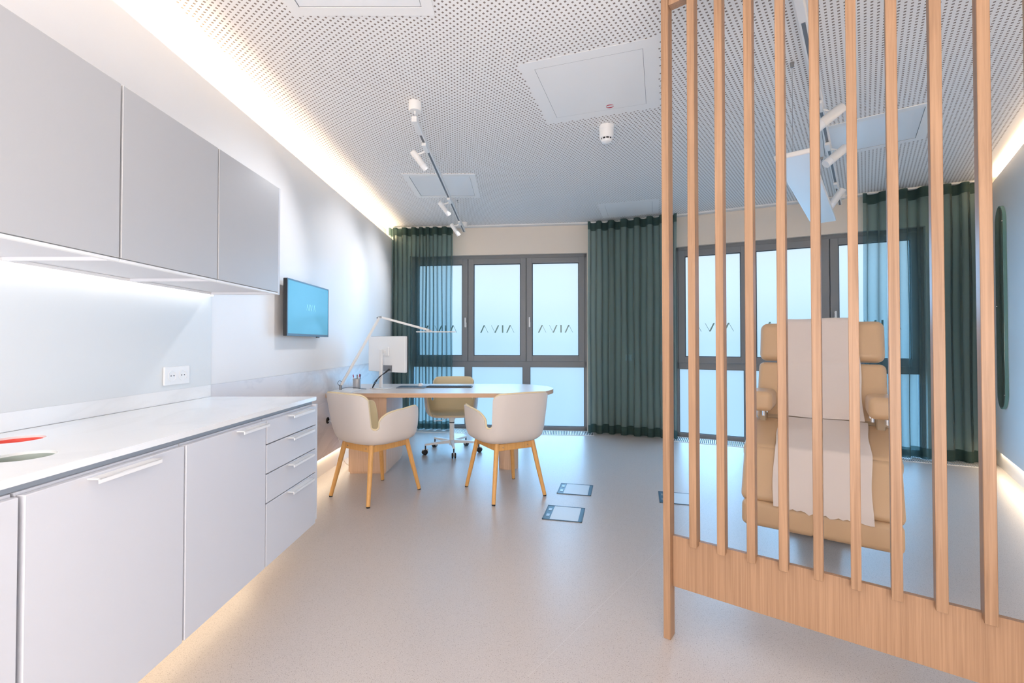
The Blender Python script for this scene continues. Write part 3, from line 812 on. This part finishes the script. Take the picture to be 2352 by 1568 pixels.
# monitor (back towards the viewer)
mo = root('monitor', 'white-backed computer monitor on the desk, screen turned away', 'monitor', (-1.345, 4.61, DZ), R(-35))
MB().box((-.105, -.07, 0.0003), (.105, .055, .008), .003).build('stand_base', M['white_metal'], mo)
MB().box((-.021, -.022, .008), (.021, -.002, .40), .004).box((-.013, -.004, .36), (.013, .05, .385), .004).build('stand_column', M['white_metal'], mo)
MB().box((-.285, .050, .165), (.285, .084, .53), .008, 3).build('housing', M['white'], mo, wn=True)
MB().box((-.288, .0845, .162), (.288, .094, .533), .002).build('screen_panel', M['dark'], mo)
MB().box((-.055, .036, .33), (.055, .052, .42), .004).build('mount_plate', M['white'], mo)
MB().box((-.04, .046, .170), (.10, .0505, .235), .002).build('port_recess', M['grey_metal'], mo)
def cable(pts, r, n=10):
    P = [Vector(p) for p in pts]; out = []
    P = [P[0] * 2 - P[1]] + P + [P[-1] * 2 - P[-2]]
    for i in range(1, len(P) - 2):
        for k in range(n):
            t = k / n
            a, b, c, d = P[i - 1], P[i], P[i + 1], P[i + 2]
            out.append(0.5 * ((2 * b) + (-a + c) * t + (2 * a - 5 * b + 4 * c - d) * t * t + (-a + 3 * b - 3 * c + d) * t ** 3))
    out.append(P[-2]); return MB().tube(out, r, 8)
cable([(.05, .05, .20), (.04, .015, .17), (.0, -.03, .115), (-.045, -.05, .07), (-.075, -.06, .006)], .004).build('cable', M['black'], mo)
cable([(.07, .05, .20), (.05, .012, .165), (.01, -.04, .12), (-.03, -.055, .06), (-.062, -.068, .006)], .004).build('cable', M['black'], mo)

# desk lamp
lp = root('desk_lamp', 'white jointed desk lamp with long arms and flat bar head', 'lamp', (-1.665, 4.35, DZ))
MB().box((-.055, -.175, .0003), (.165, .115, .012), .0015).build('base_plate', M['white'], lp)
MB().lathe([(0, .012), (.013, .012), (.013, .058), (.011, .062), (0, .062)], seg=24).build('post', M['grey_metal'], lp, 40)
E1 = Vector((.325, .15, .715)); E0 = Vector((.005, 0, .058))
def bar(p, q, w, t):
    p, q = Vector(p), Vector(q); d = q - p
    return MB().slab((p + q) / 2, (w, t, d.length), dirrot(d), .003, 2)
bar(E0, E1, .027, .024).build('lower_arm', M['white_metal'], lp)
E2 = Vector((.80, .24, .592))
bar(E1 + Vector((.01, 0, .004)), E2, .024, .022).build('upper_arm', M['white_metal'], lp)
MB().slab(E1, (.052, .024, .020), ry(R(-15)), .004).build('elbow', M['grey_metal'], lp)
MB().slab(E2 + Vector((.015, 0, -.004)), (.03, .022, .018), ry(R(14)), .004).build('head_joint', M['grey_metal'], lp)
MB().box((E2.x - .125, E2.y - .03, E2.z - .022), (E2.x + .275, E2.y + .03, E2.z - .012), .003).build('lamp_head', M['white_metal'], lp)
cable([(-.012, 0, .02), (.06, .01, .035), (.12, .05, .03), (.165, .11, .012), (.19, .17, .0035)], .0022).build('cord', M['dark'], lp)
cable([(-.004, -.012, .05), (-.022, -.014, .075), (-.012, -.004, .10), (.012, .002, .09)], .0022).build('cord', M['dark'], lp)

# keyboard, pad, mouse
kb = root('keyboard', 'slim dark keyboard lying flat on the desk', 'keyboard', (-.675, 4.75, DZ), R(-1))
MB().box((-.235, -.062, .0004), (.235, .062, .012), .003).build('case', M['dark'], kb)
ky = MB()
for r_ in range(5):
    for c_ in range(17): ky.box((-.226 + c_ * .0266, -.056 + r_ * .0225, .012), (-.203 + c_ * .0266, -.037 + r_ * .0225, .0155))
ky.build('keys', M['navy'], kb, None)
nb = root('notebook', 'dark blue notebook lying on the desk left of the keyboard', 'notebook', (-1.055, 4.70, DZ), R(-2))
MB().box((-.145, -.10, .0004), (.145, .10, .003), .0008).build('back_cover', M['navy'], nb)
MB().box((-.14, -.096, .0031), (.142, .096, .008)).build('pages', M['white'], nb, None)
MB().box((-.145, -.10, .0081), (.145, .10, .0105), .0008).build('front_cover', M['navy'], nb)
dt = MB()
for k in range(3): dt.box((-.03 + k * .035, -.045, .0106), (-.012 + k * .035, -.035, .0109))
dt.build('cover_print', M['box_light'], nb, None)
ms = root('computer_mouse', 'small white computer mouse on the dark blue notebook', 'mouse', (-.985, 4.775, DZ + .0106), R(8))
b = MB(); prof = []
for i in range(9):
    v = i / 8; row = []
    for k in range(24):
        a = 2 * PI * k / 24; r_ = math.sqrt(max(0, 1 - v * v))
        row.append((.031 * r_ ** .6 * math.cos(a), .05 * r_ ** .6 * math.sin(a), .030 * v + .0002))
    prof.append(row)
b.grid(prof, True); b.build('shell', M['white'], ms, 60)
MB().lathe([(0, -.003), (.009, -.003), (.009, .003), (0, .003)], c=(0, .028, .0255), rot=ry(R(90)), seg=16).build('scroll_wheel', M['grey_metal'], ms)

# pen cup and pens
cup_c = Vector((-1.592, 4.59, DZ))
pc = root('pen_cup', 'round grey mesh pen cup on the desk beside the lamp', 'pen holder', cup_c)
MB().lathe([(0, .0003), (.039, .0003), (.040, .10), (.038, .10), (.037, .003), (0, .003)], seg=36).build('cup_body', M['mesh_cup'], pc, 40)
M['pen_red'] = plain('pen_red', (.45, .03, .10), .4); M['pen_pale'] = plain('pen_pale', (.75, .68, .66), .4); M['pen_black'] = plain('pen_black', (.015, .015, .02), .35); M['pen_blue'] = plain('pen_blue', (.04, .10, .17), .35)
for (dx, dy, tx_, ty_, ln, mt, lab, cap) in ((-.020, -.010, -.034, -.014, .138, 'pen_pale', 'pen with a red cap leaning left in the pen cup', 'pen_red'), (-.004, .012, -.002, .014, .136, 'pen_black', 'black pen upright near the middle of the pen cup', 'pen_black'), (.010, -.004, .012, -.006, .132, 'pen_pale', 'pale pen in the middle of the pen cup', 'pen_pale'), (.018, .010, .033, .014, .140, 'pen_blue', 'dark blue pen leaning right in the pen cup', 'pen_blue'), (.020, -.012, .035, -.018, .146, 'pen_pale', 'pale pink pen tallest at the right of the pen cup', 'pen_red')):
    pn = root('pen', lab, 'pen', cup_c + Vector((dx * .7, dy * .7, .0045)), group='pens in the pen cup')
    e = Vector((tx_ - dx * .7, ty_ - dy * .7, ln))
    MB().tube([(0, 0, 0), e * .06, e * .8], [.0012, .0042, .0042], 10).build('barrel', M[mt], pn)
    MB().tube([e * .8, e * .97, e], [.0047, .0047, .003], 10).build('cap', M[cap], pn)

# outlet under the desk with its cable
ol = root('cable_outlet', 'black oval cable outlet low on the left wall under the desk', 'cable outlet', (XW, 4.205, .49))
MB().lathe([(.030, 0.0005), (.030, .007), (.022, .009), (.021, .002), (0, .002)], rot=ry(R(90)), seg=28).build('ring', M['black'], ol, 40)
co = root('power_cord', 'thin pale cord hanging from the wall outlet under the desk', 'cord', (XW, 4.205, .49))
cable([(.004, 0, -.008), (.03, .01, -.012), (.06, .05, -.10), (.085, .10, -.26), (.10, .16, -.42), (.14, .22, -.4865)], .003).build('cord_body', M['white'], co)

# ------------------------------------------------------------------ armchair shell (shared by the visitor chairs and the swivel chair)
def sstep(a, b, x):
    t = max(0.0, min(1.0, (x - a) / (b - a))); return t * t * (3 - 2 * t)
SH_A, SH_B, SH_N = .288, .272, 3.3
SH_PROF = [(0.0, .438), (.30, .4385), (.55, .440), (.72, .4435), (.80, .448), (.87, .461), (.922, .483), (.958, .522), (.982, .58), (1.0, .66), (1.015, .75), (1.03, .86)]
SH_W = [0.0]
for (ra, za), (rb_, zb) in zip(SH_PROF, SH_PROF[1:]): SH_W.append(SH_W[-1] + math.hypot((rb_ - ra) * .28, zb - za))
def sh_prof(w):                    # smooth profile: Catmull-Rom through the points above
    k = 0
    while k < len(SH_W) - 2 and w > SH_W[k + 1]: k += 1
    t = (w - SH_W[k]) / (SH_W[k + 1] - SH_W[k])
    def cr_(p0, p1, p2, p3): return .5 * (2 * p1 + (p2 - p0) * t + (2 * p0 - 5 * p1 + 4 * p2 - p3) * t * t + (3 * p1 - p0 - 3 * p2 + p3) * t ** 3)
    g = lambda n_: SH_PROF[max(0, min(len(SH_PROF) - 1, n_))]
    return tuple(cr_(g(k - 1)[c_], g(k)[c_], g(k + 1)[c_], g(k + 2)[c_]) for c_ in (0, 1))
def sh_w_of_z(z):
    lo, hi = SH_W[3], SH_W[-1]
    for _ in range(40):
        m = (lo + hi) / 2
        if sh_prof(m)[1] < z: lo = m
        else: hi = m
    return lo
SH_LEN = [0.0]
for k_ in range(1, 361):
    q0, q1 = [(SH_A * abs(math.sin(R(t_))) ** (2 / SH_N) * (1 if t_ >= 0 else -1), -SH_B * math.copysign(abs(math.cos(R(t_))) ** (2 / SH_N), math.cos(R(t_)))) for t_ in ((k_ - 1) / 2, k_ / 2)]
    SH_LEN.append(SH_LEN[-1] + math.hypot(q1[0] - q0[0], q1[1] - q0[1]))
def sh_len(f):
    u = min(max(f, 0) * 2, 359.999); k_ = int(u)
    return SH_LEN[k_] + (SH_LEN[k_ + 1] - SH_LEN[k_]) * (u - k_)
SH_P0 = sh_len(51.0)
def sh_top(f):                     # rim height: back, round-bottomed notch, arm, open front
    back, notch, w_ = .826 - .008 * (f / 40) ** 2, .558, .027
    arm = .668 + .036 * sstep(60, 110, f)
    d = sh_len(f) - SH_P0
    if abs(d) < w_: return notch + w_ - math.sqrt(w_ * w_ - d * d)
    if d < 0:
        x = -d - w_; rc = .050
        return back if x >= rc else back - rc + math.sqrt(rc * rc - (rc - x) ** 2)
    if f > 113: return .449 + (arm - .449) * max(0.0, 1 - min(1.0, (f - 113) / 18.0) ** 3.0) ** .7
    x = d - w_; rc = .085
    return arm if x >= rc else arm - rc * .75 + .75 * math.sqrt(rc * rc - (rc - x) ** 2)
def sh_pt(a, w):
    f = abs(a); ph = R(a); s_, c_ = math.sin(ph), math.cos(ph)
    ux = SH_A * math.copysign(abs(s_) ** (2 / SH_N), s_); uy = -SH_B * math.copysign(abs(c_) ** (2 / SH_N), c_)
    r, z = sh_prof(w)
    fr = sstep(95, 160, f); lean = max(0, z - .46) / .36
    return Vector((ux * r, uy * r - .055 * lean * sstep(70, 30, f) + fr * .012 * r, z - fr * .012 * r * r))
def sh_nrm(a, w):
    w = max(w, .02)
    d1 = sh_pt(a + .6, w) - sh_pt(a - .6, w); d2 = sh_pt(a, w + .003) - sh_pt(a, w - .003)
    n_ = d1.cross(d2)
    if n_.length < 1e-12: return Vector((0, 0, 1))
    n_.normalize()
    c_ = sh_pt(a, w)
    tgt = Vector((0, .02, .75)) - c_
    return n_ if n_.dot(tgt) > 0 else -n_
def make_shell(rt, z0):
    angs = []; a = -180.0
    while a < 179.99:
        angs.append(a); f = abs(a + .01)
        a += .3 if (24 < f < 76 or 111 < f < 133) else 2.5
    NW = 40; wmax = sh_w_of_z(.83)
    cols = []
    for a in angs:
        wt_ = sh_w_of_z(sh_top(abs(a)))
        ws_ = [min(wmax * (i / NW), wt_) for i in range(NW)] + [wt_]
        cols.append([(sh_pt(a, w_), sh_nrm(a, w_)) for w_ in ws_])
    for c_ in cols:                # one shared pole in the middle of the pan
        c_[0] = (sh_pt(0, 0), Vector((0, 0, 1)))
    def solid(o0, o1, name, mat):
        rows = []
        for i in range(NW + 1): rows.append([c_[i][0] + c_[i][1] * o0 + Vector((0, 0, z0)) for c_ in cols])
        for i in range(NW, -1, -1): rows.append([c_[i][0] + c_[i][1] * o1 + Vector((0, 0, z0)) for c_ in cols])
        return MB().grid(rows[1:-1], True).poly(rows[1][::-1]).poly(rows[-2]).build(name, mat, rt, 75)
    solid(-.011, 0, 'shell', M['shell']); solid(.0004, .016, 'upholstery', M['cream'])
    rim = [c_[NW][0] + c_[NW][1] * .006 + Vector((0, 0, z0 + .0015)) for c_ in cols]
    rim = rim + rim[:2]
    MB().tube(rim, .0075, 8, caps=False).build('piping', M['cream'], rt, 180)
vc = root('visitor_chair', 'white shell armchair on oak legs at the left side of the desk', 'chair', (-1.112, 3.662, 0), -R(33.8), group='visitor armchairs in front of the desk')
make_shell(vc, 0.0)
corners = [(-.225, -.255), (.225, -.255), (-.225, .255), (.225, .255)]
tops = [(x * .70, y * .68) for x, y in corners]
ZL = .432
for (x, y), (u, v) in zip(corners, tops):
    lg = MB().tube([(x, y, .008), (x + (u - x) * .5, y + (v - y) * .5, (ZL) / 2), (u, v, ZL)], [.0145, .0178, .020], 20).build('leg', M['oak_chair'], vc)
    MB().lathe([(0, 0.0002), (.0135, 0.0002), (.0145, .008), (0, .008)], c=(x, y, 0), seg=20).build('foot_pad', M['dark'], lg)
ap = MB()
for i, j in ((0, 1), (2, 3), (0, 2), (1, 3)):
    p, q = Vector((*tops[i], ZL - .030)), Vector((*tops[j], ZL - .030))
    d = q - p
    ap.slab((p + q) / 2, (d.length, .024, .052), rz(math.atan2(d.y, d.x)), .004)
ap.build('apron_frame', M['oak_chair'], vc)
pg = MB()
for s in (-1, 1): pg.lathe([(0, 0), (.004, 0), (.004, .003), (0, .003)], c=(s * .11, tops[0][1] - .0125, ZL - .03), rot=rx(R(90)), seg=10)
pg.build('frame_screw', M['grey_metal'], vc)
vc2 = copy_tree(vc)
vc2.location = (-.0796, 3.707, 0); vc2.rotation_euler = (0, 0, R(29))
vc2['label'] = 'white shell armchair on oak legs at the rounded end of the desk'

sv = root('swivel_chair', 'cream swivel chair on white castor base behind the desk', 'chair', (-.694, 5.063, 0), R(180 + 4))
make_shell(sv, -.022)
MB().lathe([(0, .30), (.028, .30), (.028, .345), (.050, .395), (.075, .415), (0, .415)], seg=28).build('seat_bracket', M['white_metal'], sv, 40)
MB().lathe([(0, .075), (.030, .075), (.027, .12), (.025, .32), (.0, .32)], seg=28).build('column', M['white_metal'], sv, 40)
MB().lathe([(.0255, .318), (.0285, .320), (.0285, .329), (.0255, .331)], seg=28).build('column_collar', M['dark'], sv, 40)
cable([(.03, 0, .375), (.08, -.0, .365), (.12, 0, .345), (.20, 0, .343)], .004).build('height_lever', M['white_metal'], sv)
bs = math.degrees(math.atan2(-.309, .063)) - 184
for k in range(5):
    a = R(bs + 72 * k); d = Vector((math.cos(a), math.sin(a), 0)); n = Vector((-d.y, d.x, 0))
    ar = MB()
    prof = []
    for (r_, w, za, zb) in ((.018, .020, .095, .135), (.10, .017, .100, .130), (.31, .012, .100, .118)):
        prof.append([d * r_ + n * w + Vector((0, 0, za)), d * r_ - n * w + Vector((0, 0, za)), d * r_ - n * w + Vector((0, 0, zb)), d * r_ + n * w + Vector((0, 0, zb))])
    ar.grid(prof, True); ar.poly(prof[0]); ar.poly(prof[-1])
    leg = ar.build('base_arm', M['white_metal'], sv, 30)
    e = d * .305
    MB().tube([e + Vector((0, 0, .10)), e + Vector((0, 0, .055))], .008, 12).build('castor_stem', M['dark'], leg)
    wh = MB()
    for s in (-1, 1):
        wh.lathe([(0, -.009), (.024, -.009), (.029, -.005), (.029, .005), (.024, .009), (0, .009)], c=e + n * (.014 * s) + d * .008 + Vector((0, 0, .0292)), rot=dirrot(n), seg=24)
    wh.build('castor_wheel', M['black'], leg, 40)
    MB().box((-.006, -.03, -.02), (.006, .03, .022), .005, rot=None).rotx(Matrix.Translation(e + Vector((0, 0, .04))) @ Matrix.Rotation(a + PI / 2, 4, 'Z')).build('castor_fork', M['white_metal'], leg)

# ------------------------------------------------------------------ treatment chair
tcx = root('treatment_chair', 'beige leather reclining treatment chair behind the slatted screen', 'treatment chair', (1.56, 2.35, 0), -R(35))
def cushion(rt, name, p, q, hw, thick, mat, bev=.035, x0=None, x1=None):
    """slab whose front face runs from profile point p to q (y, z); the body lies behind the face."""
    p, q = Vector((0, *p)), Vector((0, *q)); d = q - p; ln = d.length; d.normalize()
    n = Vector((0, d.z, -d.y))                # away from the sitter side
    c = (p + q) / 2 + n * thick / 2
    a = math.atan2(d.z, d.y)
    x0 = -hw if x0 is None else x0; x1 = hw if x1 is None else x1
    c.x = (x0 + x1) / 2
    return MB().slab(c, (x1 - x0, ln, thick), rx(a), bev, 5).build(name, mat, rt, 60, wn=True)
# two foot cushions
f1 = cushion(tcx, 'foot_cushion', (0.0, .193), (.012, .330), 0, .10, M['leather'], .03, -.352, -.004)
f2 = cushion(tcx, 'foot_cushion', (0.0, .193), (.012, .330), 0, .10, M['leather'], .03, .004, .352)
lr = cushion(tcx, 'leg_rest', (.022, .338), (.175, .612), .36, .10, M['leather'], .035)
st = cushion(tcx, 'seat', (.165, .605), (.60, .725), .368, .11, M['leather'], .04)
bk = cushion(tcx, 'backrest', (.60, .70), (.775, 1.082), .348, .10, M['leather'], .035)
hr = cushion(tcx, 'headrest', (.772, 1.090), (.835, 1.352), .345, .095, M['leather'], .055)
MB().box((-.33, .60, .66), (.33, .66, .74), .02).build('back_hinge_cover', M['leather_dark'], tcx)
for s in (-1, 1):
    x0, x1 = (.234, .366) if s > 0 else (-.37, -.228)
    am = MB().box((x0, .345, .782), (x1, .64, .905), .035, 5).build('armrest', M['leather'], tcx, 60, wn=True)
    for yy in (.40, .56):
        for ox, zb in ((.02, .752), (-.045, .762)): MB().tube([((x0 + x1) / 2 + ox, yy, .785), ((x0 + x1) / 2 + ox, yy, zb)], .008, 12).build('armrest_bolt', M['steel'], am)
    MB().box(((x0 + x1) / 2 - .02, .52, .60), ((x0 + x1) / 2 + .02, .62, .785), .006).build('armrest_bracket', M['leather_dark'], am)
MB().box((-.19, .56, .0), (.19, 1.0, .05), .015).build('base_plate', M['dark'], tcx)
MB().box((-.12, .58, .05), (.12, .78, .57), .02).build('lift_column', M['white_metal'], tcx)
MB().box((-.26, .27, .50), (.26, .70, .575), .01).build('seat_frame', M['grey_metal'], tcx)
MB().box((-.24, .125, .27), (.24, .15, .42), .006).build('leg_rest_frame', M['grey_metal'], tcx)

# paper cover: follows head, back, seat and legs
pp = root('paper_cover', 'white disposable paper sheet running down the treatment chair', 'paper sheet', (1.56, 2.35, 0), -R(35))
def strip(pts, w0, w1, xc, nx, name, ragged=False):
    rows = []; P = [Vector((0, *p)) for p in pts]
    L_ = [0]
    for a, b in zip(P, P[1:]): L_.append(L_[-1] + (b - a).length)
    m = 60
    for i in range(m + 1):
        d = L_[-1] * i / m
        for k in range(len(P) - 1):
            if d <= L_[k + 1] + 1e-9: break
        t = (d - L_[k]) / (L_[k + 1] - L_[k]); c = P[k].lerp(P[k + 1], t)
        row = []
        hw = w0 + (w1 - w0) * i / m
        for j in range(nx + 1):
            u = -1 + 2 * j / nx
            q = Vector((xc + hw * u + .004 * math.sin(i * .21 + 1), c.y - .0025 * (1 + math.sin(u * 5 + i * .13)) - .004 * abs(u) ** 6, c.z + .002 * (1 + math.sin(u * 4 + i * .2))))
            if ragged and i == m: q.z -= .006 * math.sin(j * 2.3) + .004 * math.sin(j * 5.1) + .008 * (u)
            row.append(q)
        rows.append(row)
    return MB().grid(rows).build(name, M['paper'], pp, 60)
strip([(.862, 1.362), (.835, 1.368), (.812, 1.345), (.765, 1.09), (.765, 1.07), (.606, .750), (.592, .7335)], .196, .215, .012, 24, 'back_sheet')
strip([(.590, .730), (.40, .679), (.20, .624), (.166, .616), (.156, .602), (.015, .345), (.006, .312)], .222, .215, .018, 24, 'seat_sheet', True)

# ------------------------------------------------------------------ world and lights
w = bpy.data.worlds.new('sky'); sc.world = w; w.use_nodes = True
nt = w.node_tree; bg = nt.nodes['Background']
tc = nt.nodes.new('ShaderNodeTexCoord'); sp = nt.nodes.new('ShaderNodeSeparateXYZ')
nt.links.new(tc.outputs['Generated'], sp.inputs[0])
mr = nt.nodes.new('ShaderNodeMapRange'); mr.inputs['From Min'].default_value = -.2; mr.inputs['From Max'].default_value = .3
nt.links.new(sp.outputs['Z'], mr.inputs['Value'])
cr = nt.nodes.new('ShaderNodeValToRGB')
cr.color_ramp.elements[0].position = 0.0; cr.color_ramp.elements[0].color = (.42, .65, .82, 1)
cr.color_ramp.elements[1].position = 1.0; cr.color_ramp.elements[1].color = (.93, .97, 1.0, 1)
e = cr.color_ramp.elements.new(.40); e.color = (.48, .71, .87, 1)
e = cr.color_ramp.elements.new(.60); e.color = (.71, .86, .96, 1)
nt.links.new(mr.outputs['Result'], cr.inputs['Fac']); nt.links.new(cr.outputs['Color'], bg.inputs['Color'])
bg.inputs['Strength'].default_value = 1.0

def light(kind, name, loc, energy, col, rot=None, aim=None, **kw):
    l = bpy.data.lights.new(name, kind); l.energy = energy; l.color = col
    for k, v in kw.items(): setattr(l, k, v)
    o = bpy.data.objects.new(name, l); COL.objects.link(o); o.location = loc
    if aim is not None: o.rotation_euler = (Vector(aim) - Vector(loc)).to_track_quat('-Z', 'Y').to_euler()
    elif rot is not None: o.rotation_euler = rot
    return o
WARM = (1.0, .78, .52)
# soft daylight through each bay
light('SUN', 'daylight_a', (0, 8, 4), 6.0, (.26, .61, 1.0), aim=(-.1, 4.2, 1.6), angle=R(100))
light('SUN', 'daylight_b', (3.5, 8, 4), 6.0, (.26, .61, 1.0), aim=(1.6, 4.0, 1.6), angle=R(100))
# cove strips (light goes up behind the wall panelling)
yl = (ymax + YB) / 2; ln = ymax - YB
light('AREA', 'cove_left', ((XT + XW) / 2 - .005, yl, 2.64), 44, WARM, rot=(R(180), 0, 0), shape='RECTANGLE', size=.05, size_y=ln - .1)
cw = rwall((tB + .2) / 2, .05)
light('AREA', 'cove_right', (cw[0], cw[1], 2.73), 42, WARM, rot=(R(180), 0, R(-37.8)), shape='RECTANGLE', size=.05, size_y=abs(tB) - .1)
# baseboard strips
light('AREA', 'base_left', (XW - .012, yl, .164), 9.5, WARM, rot=(0, R(-25), 0), shape='RECTANGLE', size=.02, size_y=ln - .1)
light('AREA', 'base_cabinets', (-1.45, 1.5, .192), 3.6, WARM, rot=(0, 0, 0), shape='RECTANGLE', size=.04, size_y=2.05)
cw = rwall((tB + .2) / 2, .012)
light('AREA', 'base_right', (cw[0], cw[1], .164), 14, WARM, rot=(0, R(25), R(-37.8)), shape='RECTANGLE', size=.02, size_y=abs(tB) - .1)
# under-cabinet strip
light('AREA', 'undercab', (XW + .05, 1.79, 1.462), .35, (1, .98, .95), rot=(0, R(8), 0), shape='RECTANGLE', size=.02, size_y=1.5)
# added fill lamps, unseen behind the viewer, to lift the whole room
light('AREA', 'fill_overhead', (-.55, -.35, 2.80), 14, (1.0, .93, .90), rot=(R(12), 0, 0), shape='RECTANGLE', size=1.6, size_y=1.2)
light('AREA', 'fill_bounce', (-.2, -.9, 1.0), 80, (1.0, .94, .91), aim=(-.5, 2.2, 2.85), shape='RECTANGLE', size=1.6, size_y=1.2)
for x, y, tx_, ty_, tz_ in ((-.62, 3.6, -1.73, 3.0, 1.7), (-.62, 4.95, -1.73, 4.6, 1.9), (-.62, 5.8, -1.73, 5.6, 1.9)):
    light('SPOT', 'wall_spot', (x, y, 2.60), 46, (.97, .97, 1.0), aim=(tx_, ty_, tz_), spot_size=R(76), spot_blend=.9, shadow_soft_size=.05)

# ------------------------------------------------------------------ camera
cam = bpy.data.cameras.new('camera'); co_ = bpy.data.objects.new('camera', cam); COL.objects.link(co_)
co_.location = (0, 0, 1.2); co_.rotation_euler = (R(90.8), 0, 0)
cam.sensor_width = 36.0; cam.lens = 36.0 * 1040 / 2352
cam.shift_x = -5 / 2352; cam.shift_y = -9.5 / 2352
cam.clip_start = 0.02
sc.camera = co_

sc.view_settings.view_transform = 'Standard'
sc.view_settings.look = 'None'
sc.view_settings.exposure = 0.0
sc.cycles.use_denoising = True
sc.cycles.max_bounces = 10
sc.cycles.diffuse_bounces = 5
sc.cycles.transparent_max_bounces = 24
sc.cycles.sample_clamp_indirect = 6.0
sc.cycles.caustics_reflective = False
sc.cycles.caustics_refractive = False
